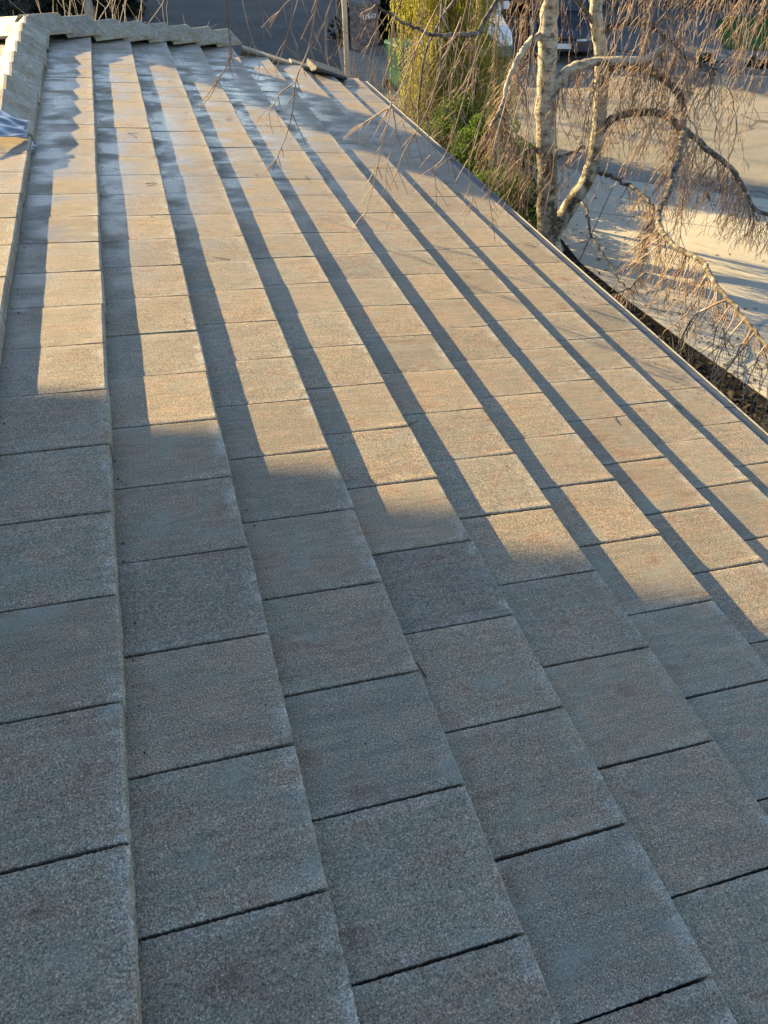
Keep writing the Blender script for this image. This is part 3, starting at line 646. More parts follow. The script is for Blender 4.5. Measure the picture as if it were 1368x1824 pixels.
def dress(P, i0, per, l0, l1, side=.75, r=.0068):
    for i in range(int(len(P) * i0), len(P)):
        for _ in range(per if rng.random() < per % 1 + .999 else 0):
            L = ok_len(P[i], rng.uniform(l0, l1))
            if L > .12: strand(P[i], L, r * rng.uniform(.7, 1.3), side=side)
dress(A, .10, 1, .25, 1.0); dress(B, .15, 1, .3, 1.2); dress(C, .2, 1, .2, .8); dress(D, .2, 2, .4, 1.5); dress(E_, .2, 2, .3, .9); dress(H2, .2, 2, .4, 1.3); dress(H3, .3, 2, .4, 1.4); dress(K1, .3, 2, .2, .7, 1.0, .0046); dress(A, .36, 1, .2, 1.1, .8, .0046); dress(C, .25, 2, .3, 1.0, .8, .0044); dress(B, .4, 3, .4, 1.5, .75, .0048); dress(E2, .3, 1, .3, .8); dress(H1, .35, 1, .2, .7)
src = [A[int(len(A) * t)] for t in (.15, .28, .4, .52, .6, .68, .76, .84, .92)] + [B[int(len(B) * t)] for t in (.25, .4, .5, .6, .7, .8, .88, .96)] + [H3[int(len(H3) * t)] for t in (.5, .85)] + [D[int(len(D) * t)] for t in (.6, .97)] + [H2[int(len(H2) * t)] for t in (.5, .8)]
for i, q in enumerate(src):
    L = ok_len(q, rng.uniform(.9, 2.2))
    if L < .35: continue
    d = np.array([rng.normal(0, .5), rng.normal(0, .35), -.5]); P = [q]; k = int(L / .11) + 2
    for j in range(k):
        d = d + np.array([rng.normal(0, .26), rng.normal(0, .22), -.16]); d /= np.linalg.norm(d); P.append(P[-1] + d * L / k)
    P = smooth_path(P, 2); SP_.append(P); SR_.append(np.linspace(rng.uniform(.009, .014), .004, len(P)))
    dress(P[::2], .15, 1, .15, .75, .9, .0055)
# sprays that reach out over the roof, hanging just above the tiles
def spray(px, Y, r=.0045, nb=6):
    P = smooth_path(np.array([ypx(x, y, Y) for x, y in px]), 4); SP_.append(P); SR_.append(np.linspace(r, r * .45, len(P)))
    for _ in range(nb):
        i = int(rng.integers(2, len(P) - 1)); t = P[min(i + 1, len(P) - 1)] - P[i - 1]; t /= np.linalg.norm(t) + 1e-9
        s = rng.choice([-1, 1]); l = rng.uniform(.05, .16); dd = t * .8 + np.array([s * .55, rng.normal(0, .4), -.1]); dd /= np.linalg.norm(dd)
        q1 = P[i] + dd * l * .5; q2 = q1 + (dd + np.array([s * .15, 0, -.35])) * l * .5; SP_.append(np.array([P[i], q1, q2])); SR_.append(np.array([r * .55, r * .5, r * .35]))
Y1 = 4.4
for px, Y, r, nb in [
    ([(412, -60), (405, 0), (408, 60), (412, 100), (390, 140), (375, 170), (355, 192)], 4.9, .006, 8),
    ([(412, 60), (408, 110), (404, 85)], 4.9, .0035, 0), ([(425, -30), (440, 40), (452, 80), (462, 115), (460, 145)], 4.9, .0035, 5),
    ([(452, -40), (468, 30), (470, 80)], 4.9, .003, 2), ([(545, -60), (530, 0), (512, 60), (500, 100), (488, 130)], 4.3, .0042, 6),
    ([(575, -60), (562, 10), (556, 50), (548, 90), (528, 140), (522, 190), (512, 235), (498, 270), (486, 300)], 4.0, .006, 14),
    ([(522, 150), (500, 165), (485, 190), (474, 210)], 4.0, .004, 5), ([(540, -20), (505, 10), (480, 50)], 4.2, .0035, 5),
    ([(600, -60), (590, 0), (578, 40), (578, 72)], 4.3, .0035, 3), ([(640, -60), (612, -10), (600, 30), (612, 60), (608, 95)], 4.4, .003, 4),
    ([(735, -80), (715, 0), (698, 50), (697, 120), (697, 185), (680, 260), (665, 330), (648, 392)], 3.5, .0055, 14),
    ([(697, 190), (670, 205), (640, 225), (612, 250)], 3.5, .0045, 9), ([(780, 10), (740, 90), (720, 140), (700, 185)], 3.6, .0055, 8),
    ([(700, 195), (705, 240), (690, 290), (688, 330), (702, 390)], 3.4, .0036, 8), ([(822, 30), (790, 110), (760, 200), (720, 270), (705, 310), (690, 335)], 3.5, .0048, 12),
    ([(760, 200), (765, 260), (775, 320), (778, 370)], 3.5, .0034, 6), ([(860, 60), (830, 160), (810, 230), (790, 280), (770, 300)], 3.6, .004, 10),
    ([(880, 120), (850, 240), (835, 300), (842, 350), (835, 385)], 3.5, .0036, 8), ([(910, 150), (880, 260), (870, 330), (878, 400), (882, 430)], 3.4, .0042, 10),
    ([(930, 160), (905, 250), (885, 310), (872, 350)], 3.6, .0036, 8), ([(955, 170), (930, 280), (905, 350), (885, 395)], 3.6, .004, 9),
    ([(990, 200), (985, 300), (970, 380), (965, 420)], 4.4, .004, 9), ([(840, -30), (815, 80), (800, 190), (812, 250), (800, 290)], 3.9, .0042, 12),
    ([(760, -50), (752, 40), (735, 120), (728, 190), (715, 230)], 3.9, .004, 9)]: spray(px, Y, r * 1.0, nb)
V, F = tubes(SP_, SR_, 3)
print('twig faces', len(F), 'strands', len(SP_))
tag(link('twigs', mesh_np(V - TB, F, smooth=True), TWIG, birch), kind='stuff')

# ------------------------------------------------------------------ foliage helpers
def leaf_cloud(centers, size, droop=0.0, seed=0, aspect=1.7, flat=0.0):
    r = np.random.default_rng(seed); n = len(centers)
    d = r.normal(size=(n, 3)); d[:, 2] -= droop; d /= np.linalg.norm(d, axis=1, keepdims=True)
    up = r.normal(size=(n, 3)); up[:, 2] += flat; s = np.cross(d, up); s /= np.linalg.norm(s, axis=1, keepdims=True) + 1e-9
    L = (size * r.uniform(.6, 1.35, n))[:, None]; Wd = L / aspect
    V = np.stack([centers - d * L * .5, centers + s * Wd * .5, centers + d * L * .5, centers - s * Wd * .5], 1).reshape(-1, 3)
    return V, np.arange(4 * n).reshape(n, 4)
def mat_leaf(name, stops, rough=.6, sc=7.0):
    g = G(name, rough, .25); p = g.pos(); n = g.noise(p, sc, 3, .6); n2 = g.noise(p, 45.0, 2)
    c = g.mix(.45, g.ramp(n, stops), g.ramp(n2, stops))
    m = g.fin(c)
    tr = g.n('BsdfTranslucent'); g.set(tr, 0, c); mx = g.n('MixShader'); mx.inputs[0].default_value = .45
    out = g.t.nodes['Material Output']; g.t.links.new(g.b.outputs[0], mx.inputs[1]); g.t.links.new(tr.outputs[0], mx.inputs[2]); g.t.links.new(mx.outputs[0], out.inputs[0]); return m
GOLD = mat_leaf('golden_scale_foliage', [(.30, (.13, .15, .03)), (.5, (.34, .33, .06)), (.68, (.54, .47, .10))])
GREEN = mat_leaf('shrub_leaves', [(.32, (.030, .060, .012)), (.52, (.085, .15, .022)), (.7, (.22, .27, .05))])
DARKG = mat_leaf('dark_evergreen', [(.32, (.008, .014, .008)), (.55, (.018, .030, .014)), (.72, (.035, .05, .02))])
WOODM = mat_noise('shrub_wood', (.09, .07, .055), (.22, .18, .14), 14, .9)
PALEW = mat_noise('pale_shrub_wood', (.30, .25, .18), (.46, .40, .31), 14, .9)

# golden weeping cypress
CB = np.array([6.12, 14.6, GZ])
cyp = thing('golden_cypress', CB, 'golden yellow weeping cypress with hanging sprays behind the eave', 'tree')
V, F = tubes([smooth_path([CB + (0, 0, -.05), CB + (.05, .02, 1.1), CB + (.0, .05, 2.4), CB + (.05, 0, 3.5)], 5)], [np.linspace(.10, .03, 16)], 8)
link('trunk', mesh_np(V - CB, F, smooth=True), WOODM, cyp)
ctr, LP, LR = [], [], []
for i in range(190):
    r = np.random.default_rng(900 + i); z = r.uniform(.35, 3.35); a = r.uniform(0, 6.283); R = (1.2 * (1 - .3 * (z / 3.5))) * r.uniform(.45, 1.0) * (1 + .28 * math.sin(a * 3 + z * 2))
    d = np.array([math.cos(a), math.sin(a), 0]); p = CB + (0, 0, z); P = smooth_path([p, p + d * R * .5 + (0, 0, .16), p + d * R * .9 + (0, 0, .05), p + d * R * 1.05 + (0, 0, -.22)], 4)
    LP.append(P); LR.append(np.linspace(.014, .005, len(P)))
    for q in P[3:]:
        for _ in range(4):
            s0 = q + r.normal(0, .06, 3); L = r.uniform(.25, .85); k = int(L / .028)
            tt = np.linspace(0, 1, k)[:, None]; dr = np.array([r.normal(0, .10), r.normal(0, .10), -1.0])
            ctr.append(s0 + tt * L * dr + np.cumsum(r.normal(0, .006, (k, 3)), 0))
V, F = tubes(LP, LR, 4); link('limb', mesh_np(V - CB, F), WOODM, cyp)
ctr = np.concatenate(ctr); ctr = ctr[ctr[:, 2] > GZ + .1]
V, F = leaf_cloud(ctr, .05, 1.5, 5, 3.0); link('crown', mesh_np(V - CB, F), GOLD, cyp); print('cyp leaves', len(F))

def shrub(name, base, rx, ry, h, label, cat, mat, nclump, leaf, seed, group=None, n_leaf=90, droop=.0, spread=.16, zlo=.15):
    r = np.random.default_rng(seed); o = thing(name, base, label, cat, group); base = np.array(base, float)
    LP, LR, ctr = [], [], []
    for i in range(nclump):
        a = r.uniform(0, 6.283); t = r.uniform(zlo, 1); q = math.sqrt(max(.02, 1 - (t * 1.0) ** 2.4)) * r.uniform(.55, 1.02) + .12
        c = base + np.array([rx * q * math.cos(a), ry * q * math.sin(a), h * t * r.uniform(.86, 1.08)])
        if i % 3 == 0: LP.append(smooth_path([base + r.normal(0, .05, 3) * (1, 1, 0), base + (c - base) * .5 + r.normal(0, .06, 3), c], 3)); LR.append(np.linspace(.022, .005, len(LP[-1])))
        m_ = int(n_leaf * r.uniform(.6, 1.3)); x = r.normal(size=(m_, 3)); x /= np.linalg.norm(x, axis=1, keepdims=True); ctr.append(c + x * (r.uniform(.25, 1, (m_, 1)) ** .5) * spread * np.array([1, 1, .8]) * r.uniform(.7, 1.4))
    V, F = tubes(LP, LR, 4); link('stem', mesh_np(V - base, F), WOODM, o)
    ctr = np.concatenate(ctr); ctr[:, 2] = np.maximum(ctr[:, 2], base[2] + .03)
    V, F = leaf_cloud(ctr, leaf, droop, seed + 1, 1.9, .8); link('foliage', mesh_np(V - base, F), mat, o); return o
def gp(x, y): p = gpx(x, y); return (p[0], p[1], GZ)
shrub('evergreen_shrub', (5.95, 11.9, GZ), .75, .75, 1.15, 'rounded leafy evergreen shrub left of the birch trunk', 'shrub', GREEN, 80, .055, 31, n_leaf=150)
shrub('evergreen_shrub', (5.75, 13.0, GZ), .6, .6, 1.15, 'bushy bright green shrub between the golden cypress and the birch', 'shrub', GREEN, 70, .05, 33, n_leaf=150)
shrub('evergreen_shrub', (5.55, 10.6, GZ), .65, .6, .75, 'low dark green shrub at the foot of the birch', 'shrub', GREEN, 60, .045, 35, n_leaf=140)
# grassy tuft by the mulch
V, F = [], []
for i in range(900):
    x = rng.normal(4.75, .12); y = rng.uniform(3.9, 5.2); a = rng.uniform(0, 6.28); h = rng.uniform(.05, .16); b = len(V); q = np.array([math.cos(a), math.sin(a), 0]) * .006; p = np.array([x, y, GZ]); t = p + np.array([rng.normal(0, .04), rng.normal(0, .04), h])
    V += [p - q, p + q, t]; F.append((b, b + 1, b + 2))
tag(link('grass_tuft', mesh(V, F), GREEN), 'short green grass growing at the house foot below the gutter', 'grass', kind='stuff')
# bark chips
V, F = [], []
for i in range(9000):
    y = rng.uniform(2.5, 12); x = rng.uniform(4.2, 6.42 if y < 4.8 else 6.10 + max(0, 6.5 - y) * .08 + max(0, y - 9) * .15) + (rng.random() < .06) * rng.uniform(0, .12)
    a = rng.uniform(0, 6.28); L = rng.uniform(.012, .045); wv = L * rng.uniform(.3, .6); b = len(V); z = GZ + rng.uniform(.006, .03); d = np.array([math.cos(a) * L, math.sin(a) * L, rng.normal(0, .010)]); s = np.array([-math.sin(a) * wv, math.cos(a) * wv, rng.normal(0, .008)]); p = np.array([x, y, z])
    V += [p - d - s, p + d - s, p + d + s, p - d + s]; F.append((b, b + 1, b + 2, b + 3))
CHIP = mat_noise('bark_chips', (.010, .008, .006), (.040, .031, .023), 9, .95, vec='Pos')
tag(link('bark_chips', mesh(V, F), CHIP), 'dark bark chips strewn along the driveway edge', 'mulch', kind='stuff')

V, F = [], []
for i in range(420):
    x = rng.uniform(6.4, 11); y = rng.uniform(4.5, 15)
    if rng.random() < .5: x = 6.3 + abs(rng.normal(0, .5)); y = rng.uniform(5, 11.5)
    a = rng.uniform(0, 6.28); L = rng.uniform(.012, .035); b = len(V); p = np.array([x, y, GZ + .018]); d = np.array([math.cos(a) * L, math.sin(a) * L, rng.uniform(0, .01)]); q = np.array([-math.sin(a) * L * .6, math.cos(a) * L * .6, rng.uniform(0, .008)])
    V += [p - d, p - q, p + d, p + q]; F.append((b, b + 1, b + 2, b + 3))
tag(link('leaf_litter', mesh(V, F), mat_noise('dry_leaves', (.07, .045, .025), (.20, .13, .06), 5, .9, vec='Pos')), 'small dry leaves scattered over the pale driveway', 'leaves', kind='stuff')
def bare_shrub(base, n, h, spread, label, mat, seed, r0=.011, up=1.0):
    r = np.random.default_rng(seed); base = np.array(base, float); o = thing('bare_shrub', base, label, 'shrub'); LP, LR = [], []
    def grow(p, d, L, rad_, lev):
        k = 5; P = [p]
        for i in range(k):
            d = d + r.normal(0, .13, 3) + np.array([0, 0, .05 * up]); d /= np.linalg.norm(d); P.append(P[-1] + d * L / k)
        P = np.array(P); LP.append(P); LR.append(np.linspace(rad_, rad_ * .5, k + 1))
        if lev:
            for _ in range(3 if lev == 1 else 4):
                i = int(r.integers(1, k + 1)); dd = d + r.normal(0, .55, 3); dd /= np.linalg.norm(dd); grow(P[i], dd, L * r.uniform(.35, .65), rad_ * .6, lev - 1)
    for i in range(n):
        a = r.uniform(0, 6.283); d = np.array([math.cos(a) * spread, math.sin(a) * spread, 1.0]); d /= np.linalg.norm(d); grow(base + np.array([r.normal(0, .12), r.normal(0, .12), 0]), d, h * r.uniform(.5, .8), r0, 2)
    V, F = tubes(LP, LR, 4); link('branches', mesh_np(V - base, F), mat, o)
bare_shrub((3.42, 10.4, GZ), 26, 2.75, .16, 'brown leafless shrub with upright twigs behind the gutter corner', WOODM, 51, .010)
bare_shrub((3.95, 11.0, GZ), 24, 2.6, .18, 'leafless twiggy shrub between the gutter corner and the cypress', WOODM, 52, .010)
bare_shrub((-.3, 12.9, GZ), 16, 4.2, .42, 'pale leafless bush with sunlit branches behind the hip tiles', PALEW, 53, .010)

r = np.random.default_rng(77); bt = np.array([-.7, 29.6, GZ]); bo = thing('bare_tree', bt, 'tall leafless tree with pale bark beside the shaded street', 'tree'); LP, LR = [], []
def grow(p, d, L, rd_, lev):
    P = [p]
    for i in range(6):
        d = d + r.normal(0, .10, 3) + np.array([0, 0, .04]); d /= np.linalg.norm(d); P.append(P[-1] + d * L / 6)
    P = np.array(P); LP.append(P); LR.append(np.linspace(rd_, rd_ * .55, 7))
    if lev:
        for _ in range(5 if lev > 1 else 4):
            i = int(r.integers(2, 7)); dd = d + r.normal(0, .5, 3); dd /= np.linalg.norm(dd); grow(P[i], dd, L * r.uniform(.4, .7), rd_ * .5, lev - 1)
tp = smooth_path([bt + (0, 0, -.05), bt + (.05, 0, 1.2), bt + (-.05, .1, 2.6)], 5); V, F = tubes([tp], [np.linspace(.17, .13, len(tp))], 9); link('trunk', mesh_np(V - bt, F, smooth=True), PALEW, bo)
for i in range(7):
    a = i * .9; grow(tp[-1 - (i % 4) * 2], np.array([math.cos(a) * .6, math.sin(a) * .6, .8]), r.uniform(2.6, 3.6), .075, 3)
V, F = tubes(LP, LR, 4); link('branches', mesh_np(V - bt, F), PALEW, bo)
# ------------------------------------------------------------------ lamp pole
POLE = mat_noise('pole_concrete', (.42, .39, .33), (.55, .52, .45), 7, .7)
pb = ypx(618, 113, 13.5); pb[2] = GZ
pole = thing('lamp_pole', pb, 'pale round lamp pole standing behind the roof corner', 'pole')
MB().cyl((0, 0, .02), .045, 8.0, 16, r2=.04).build('shaft', POLE, pole, smooth=True)
MB().cyl((0, 0, 0), .12, .25, 16, r2=.10).build('base', POLE, pole)
MB().box((-.04, -2.0, 7.85), (.04, .05, 7.93)).build('arm', POLE, pole)
MB().box((-.14, -2.6, 7.80), (.14, -1.95, 7.92)).build('lamp_head', LIP, pole, bevel=.02)

# ------------------------------------------------------------------ brick pillar with the house number
PB = np.array([7.0, 23.9, GZ]); 
prz = rad(12)
pil = thing('brick_pillar', PB, 'grey brown brick pillar with white house number and small lamp', 'pillar', rz=prz)
MORT = mat_noise('mortar', (.14, .135, .13), (.20, .19, .18), 30, .95); 
g = G('grey_brick', .9, .2); r = g.rand(); n = g.noise(g.coord('Object'), 30, 3)
BRK = g.fin(g.mix(1.0, g.ramp(r, [(0, (.13, .10, .09)), (.5, (.20, .155, .14)), (1, (.28, .23, .21))]), g.ramp(n, [(.3, (.8, .8, .8)), (.7, (1.2, 1.2, 1.2))]), 'MULTIPLY'))
PW, PH = .62, 1.12
MB().box((-PW / 2 + .012, -PW / 2 + .012, 0), (PW / 2 - .012, PW / 2 - .012, PH)).build('core', MORT, pil)
bL, bH = .197, .066
bmesh_b = MB().box((-bL / 2, -.05, -bH / 2), (bL / 2, .05, bH / 2)).build('brick', BRK, bevel=.004); bme = bmesh_b.data; bpy.data.objects.remove(bmesh_b)
for k in range(int(PH / .077)):
    z = .04 + k * .077
    for side in range(4):
        a = side * math.pi / 2
        for j in range(3):
            x = -PW / 2 + .102 + j * .207 - (.0 if k % 2 else .0)
            if (k % 2) and j == 1: x += .03
            o = bpy.data.objects.new('brick', bme); col.objects.link(o); o.parent = pil
            p = Matrix.Rotation(a, 3, 'Z') @ Vector((x, -PW / 2 + .05 + random.uniform(-.003, .003), z)); o.location = p; o.rotation_euler = (0, 0, a)
MB().box((-PW / 2 - .05, -PW / 2 - .05, PH), (PW / 2 + .05, PW / 2 + .05, PH + .09)).build('cap', MORT, pil, bevel=.012)
lm = MB().cyl((0, 0, PH + .09), .03, .10, 8).build('lamp', GLASS, pil)
MB().box((-.055, -.055, PH + .19), (.055, .055, PH + .33)).build('lantern_glass', mat_plain('lantern_glass', (.55, .60, .65), .15), lm)
MB().cyl((0, 0, PH + .33), .085, .06, 8, r2=.01).build('lantern_roof', GLASS, lm)
fc = bpy.data.curves.new('num', 'FONT'); fc.body = '11647'; fc.size = .15; fc.extrude = .008; fc.align_x = 'CENTER'; fc.space_character = 1.25; fc.offset = .004
to = bpy.data.objects.new('num', fc); col.objects.link(to); dg = bpy.context.evaluated_depsgraph_get(); tme = bpy.data.meshes.new_from_object(to.evaluated_get(dg)); bpy.data.objects.remove(to)
tme.materials.clear(); link('house_number', tme, mat_plain('number_white', (.82, .82, .80), .5), pil, (0, -PW / 2 - .012, .80), (rad(90), 0, 0))

# ------------------------------------------------------------------ wheelie bin
bb = gpx(690, 172); bb = np.array([6.65, 19.2, GZ])
bn = thing('wheelie_bin', bb, 'green plastic wheeled bin half hidden by the cypress', 'bin', rz=rad(20))
BING = mat_plain('bin_green', (.015, .13, .065), .45)
MB().add([(-.22, -.25, .06), (.22, -.25, .06), (.22, .22, .06), (-.22, .22, .06), (-.29, -.34, .95), (.29, -.34, .95), (.29, .30, .95), (-.29, .30, .95)], [(3, 2, 1, 0), (4, 5, 6, 7), (0, 1, 5, 4), (1, 2, 6, 5), (2, 3, 7, 6), (3, 0, 4, 7)]).build('body', BING, bn, bevel=.02)
MB().add([(-.31, -.36, .955), (.31, -.36, .955), (.31, .33, .99), (-.31, .33, .99), (-.29, -.34, 1.0), (.29, -.34, 1.0), (.29, .31, 1.06), (-.29, .31, 1.06)], [(3, 2, 1, 0), (4, 5, 6, 7), (0, 1, 5, 4), (1, 2, 6, 5), (2, 3, 7, 6), (3, 0, 4, 7)]).build('lid', BING, bn, bevel=.01)
RUB = mat_plain('rubber', (.012, .012, .013), .8)
for s in (-1, 1): MB().cyl((s * .28 - .03, .26, .11), .11, .06, 14, 'x').build('wheel', RUB, bn)
MB().cyl((-.25, .36, .95), .016, .5, 8, 'x').build('handle', BING, bn)

# ------------------------------------------------------------------ cars
def car(name, loc, rz, label, cat, paint, truck):
    o = thing(name, (loc[0], loc[1], GZ), label, cat, rz=rz)     # front faces -y
    CHR = LIP; L = 5.6 if truck else 4.6; hw = .98 if truck else .88
    if truck: st = [(-2.8, .42, .92, .90), (-2.72, .38, 1.08, .96), (-1.35, .36, 1.16, 1.0), (-1.25, .36, 1.18, 1.0), (1.0, .38, 1.16, 1.0), (1.05, .38, 1.12, 1.0), (2.72, .42, 1.12, .99), (2.8, .48, 1.08, .96)]
    else: st = [(-2.3, .30, .62, .84), (-2.2, .24, .74, .95), (-1.1, .22, .93, 1.0), (-.9, .22, .96, 1.0), (1.4, .22, .98, 1.0), (2.15, .26, .94, .95), (2.3, .34, .80, .86)]
    V, F = [], []
    pr = [(.0, 1.0), (.55, 1.0), (.82, .97), (.94, .80), (1.0, .45), (.985, .15), (.93, 0.0)]   # (x fraction, height fraction)
    prof = [(x, h) for x, h in pr] + [(-x, h) for x, h in pr[::-1] if x > 0]; n = len(prof)
    for (y, z0, z1, wf) in st:
        for (x, h) in prof: V.append((x * hw * wf, y, z0 + (z1 - z0) * h + (.025 if abs(x) < .3 and h == 1 else 0)))
    for i in range(len(st) - 1):
        for j in range(n): F.append((i * n + j, i * n + (j + 1) % n, (i + 1) * n + (j + 1) % n, (i + 1) * n + j))
    F += [tuple(range(n))[::-1], tuple(range((len(st) - 1) * n, len(st) * n))]
    body = MB().add(V, F).build('body', paint, o, bevel=.012)
    if truck: y0, y1, y2, y3, zb, zt = -1.35, -.55, .75, 1.0, 1.14, 1.86
    else: y0, y1, y2, y3, zb, zt = -1.05, -.25, 1.0, 1.75, .92, 1.42
    b_, t_ = hw * .90, hw * .70
    MB().add([(-b_, y0, zb), (b_, y0, zb), (b_, y3, zb), (-b_, y3, zb), (-t_, y1, zt), (t_, y1, zt), (t_, y2, zt), (-t_, y2, zt)], [(3, 2, 1, 0), (4, 5, 6, 7), (0, 1, 5, 4), (1, 2, 6, 5), (2, 3, 7, 6), (3, 0, 4, 7)]).build('cabin', paint, o, bevel=.04)
    def pane(c, nm):
        c = [np.array(p, float) for p in c]; ce = sum(c) / 4; nrm = np.cross(c[1] - c[0], c[3] - c[0]); nrm /= np.linalg.norm(nrm)
        if nrm @ (ce - np.array([0, (y0 + y3) / 2, zb])) < 0: nrm = -nrm
        q = [ce + (p - ce) * .86 + nrm * .012 for p in c]; q2 = [p - nrm * .03 for p in q]
        MB().add(q + q2, [(0, 1, 2, 3), (7, 6, 5, 4), (0, 4, 5, 1), (1, 5, 6, 2), (2, 6, 7, 3), (3, 7, 4, 0)]).build(nm, GLASS, o)
    pane([(-b_, y0, zb + .03), (b_, y0, zb + .03), (t_, y1, zt), (-t_, y1, zt)], 'windshield'); pane([(-b_, y3, zb + .03), (b_, y3, zb + .03), (t_, y2, zt), (-t_, y2, zt)], 'rear_window')
    ym, yt = (y0 + y3) / 2, (y1 + y2) / 2
    for s in (-1, 1):
        pane([(s * b_, y0, zb + .03), (s * b_, ym, zb + .03), (s * t_, yt, zt), (s * t_, y1, zt)], 'side_window'); pane([(s * b_, ym, zb + .03), (s * b_, y3, zb + .03), (s * t_, y2, zt), (s * t_, yt, zt)], 'side_window')
        f = st[0][0]; hz = st[0][2]
        MB().box((s * hw * .60 - .14, f - .02, hz - .24), (s * hw * .60 + .14, f + .10, hz - .06)).build('headlight', mat_plain('headlight', (.75, .78, .8), .1), o, bevel=.02)
        MB().box((s * hw * .80 - .08, st[-1][0] - .08, st[-1][2] - .3), (s * hw * .80 + .08, st[-1][0] + .015, st[-1][2] - .05)).build('tail_light', mat_plain('tail_light', (.35, .02, .02), .2), o, bevel=.015)
        MB().box((s * (b_ + .12) - .09, y0 + .25, zb + .02), (s * (b_ + .12) + .09, y0 + .35, zb + .20)).build('mirror', paint, o, bevel=.02)
        for yw in ((-1.82, 1.72) if truck else (-1.42, 1.38)):
            rw = .40 if truck else .32
            wl = MB().cyl((s * hw * .99 - (.24 if s > 0 else 0), yw, rw), rw, .24, 24, 'x').build('wheel', RUB, o, bevel=.0)
            MB().cyl((s * hw * .99 - (.005 if s > 0 else .015), yw, rw), rw * .62, .02, 18, 'x').build('rim', CHR, wl)
    f = st[0][0]
    MB().box((-hw * .42, f - .015, st[0][2] - .28), (hw * .42, f + .1, st[0][2] - .05)).build('grille', RUB, o, bevel=.01)
    MB().box((-hw * .95, f - .10, st[0][1] - .02), (hw * .95, f + .12, st[0][1] + .22)).build('bumper', CHR if truck else paint, o, bevel=.03)
    MB().box((-.26, f - .112, st[0][1] + .05), (.26, f - .102, st[0][1] + .17)).build('number_plate', mat_plain('plate', (.7, .7, .68), .5), o)
    if truck:
        MB().box((-hw * .86, 1.12, .95), (hw * .86, 2.70, 1.125)).build('cargo_bed', RUB, o)
    return o
def mat_paint(name, c):
    g = G(name, .22, .5); g.b.inputs['Coat Weight'].default_value = .6; n = g.noise(g.coord('Object'), 5, 3); return g.fin(g.ramp(n, [(.3, tuple(x * .94 for x in c)), (.7, c)]))
car('pickup_truck', (9.55, 22.6), rad(-14), 'silver white pickup truck parked behind the weeping birch branches', 'truck', mat_paint('white_paint', (.62, .65, .68)), True)
car('parked_car', (12.35, 22.4), rad(-22), 'dark blue car parked just right of the birch trunk', 'car', mat_paint('blue_paint', (.025, .036, .055)), False)

# ------------------------------------------------------------------ house across the street
g0 = gpx(1060, 25); g1 = gpx(1258, 22); dv = np.array([g1[0] - g0[0], g1[1] - g0[1]]); ang = math.atan2(dv[1], dv[0])
oh = thing('garage_house', (g1[0], g1[1], KZ), 'house with dark blue garage door and stone clad pillars across the street', 'house', rz=ang)   # local x along the front, y into the house
NAVY = mat_plain('garage_navy', (.030, .042, .062), .55); SID = mat_noise('dark_siding', (.06, .065, .075), (.085, .09, .10), 5, .8)
gw = 4.9
MB().box((-gw - 3.2, .35, -.05), (-gw + .0, 9.5, 3.3)).build('wall', SID, oh); MB().box((-gw, .30, 2.45), (0, 9.5, 3.3)).build('wall', SID, oh); MB().box((-gw, .55, -.05), (0, 9.5, 2.46)).build('wall', SID, oh)
MB().box((0, 1.6, -.05), (4.6, 9.5, 3.3)).build('wall', SID, oh); MB().box((2.75, .30, -.05), (9.5, 9.5, 3.3)).build('wall', SID, oh)
gd = MB().box((-gw + .08, .46, .0), (-.08, .50, 2.40)).build('garage_door', NAVY, oh)
for k in range(4):
    for j in range(4):
        wd = (gw - .16) / 4; MB().box((-gw + .08 + j * wd + .02, .435, .02 + k * .6), (-gw + .08 + (j + 1) * wd - .02, .462, .59 + k * .6)).build('panel', NAVY, gd, bevel=.008)
STN = []
for i, c in enumerate([(.30, .27, .23), (.38, .35, .31), (.24, .22, .20), (.33, .28, .22)]): STN.append(mat_noise('ledge_stone_%d' % i, tuple(x * .8 for x in c), tuple(x * 1.15 for x in c), 14, .9, .6, .01))
def stone_pillar(x0, x1, y0, y1, h):
    core = MB().box((x0 + .03, y0 + .03, -.02), (x1 - .03, y1 - .03, h)).build('stone_pillar', MORT, oh)
    z = 0.0; r = random.Random(int(x0 * 10) + 5)
    while z < h - .05:
        hh = r.uniform(.09, .17); x = x0
        while x < x1 - .03:
            l = min(r.uniform(.2, .45), x1 - x); d = r.uniform(0, .025)
            MB().box((x + .004, y0 - d, z + .004), (x + l - .004, y0 + .06, min(z + hh, h) - .004)).build('stone', r.choice(STN), core, bevel=.008); x += l
        yy = y0
        while yy < y1 - .03:
            l = min(r.uniform(.2, .45), y1 - yy); d = r.uniform(0, .025)
            MB().box((x0 - d, yy + .064 * (yy == y0), z + .004), (x0 + .05, yy + l - .004, min(z + hh, h) - .004)).build('stone', r.choice(STN), core, bevel=.008); yy += l
        z += hh
stone_pillar(.08, .62, -.02, .60, 2.45); stone_pillar(1.72, 3.0, -.02, .6, 2.45)
MB().box((.7, 1.52, .05), (1.65, 1.58, 2.15)).build('front_door', NAVY, oh); MB().box((.55, .6, -.03), (1.8, 1.6, .05)).build('step', CONC2, oh)
MB().prism([(-9.2, 3.3), (10.3, 3.3), (7.8, 6.4), (-6.4, 6.4)], 'y', -.5, 10.2).build('roof', SHINGLE, oh)
pl = thing('planter', tuple(Vector((g1[0], g1[1], KZ)) + Matrix.Rotation(ang, 3, 'Z') @ Vector((.30, -.30, 0))), 'tall black planter with leafy plant before the stone pillar', 'planter', rz=ang)
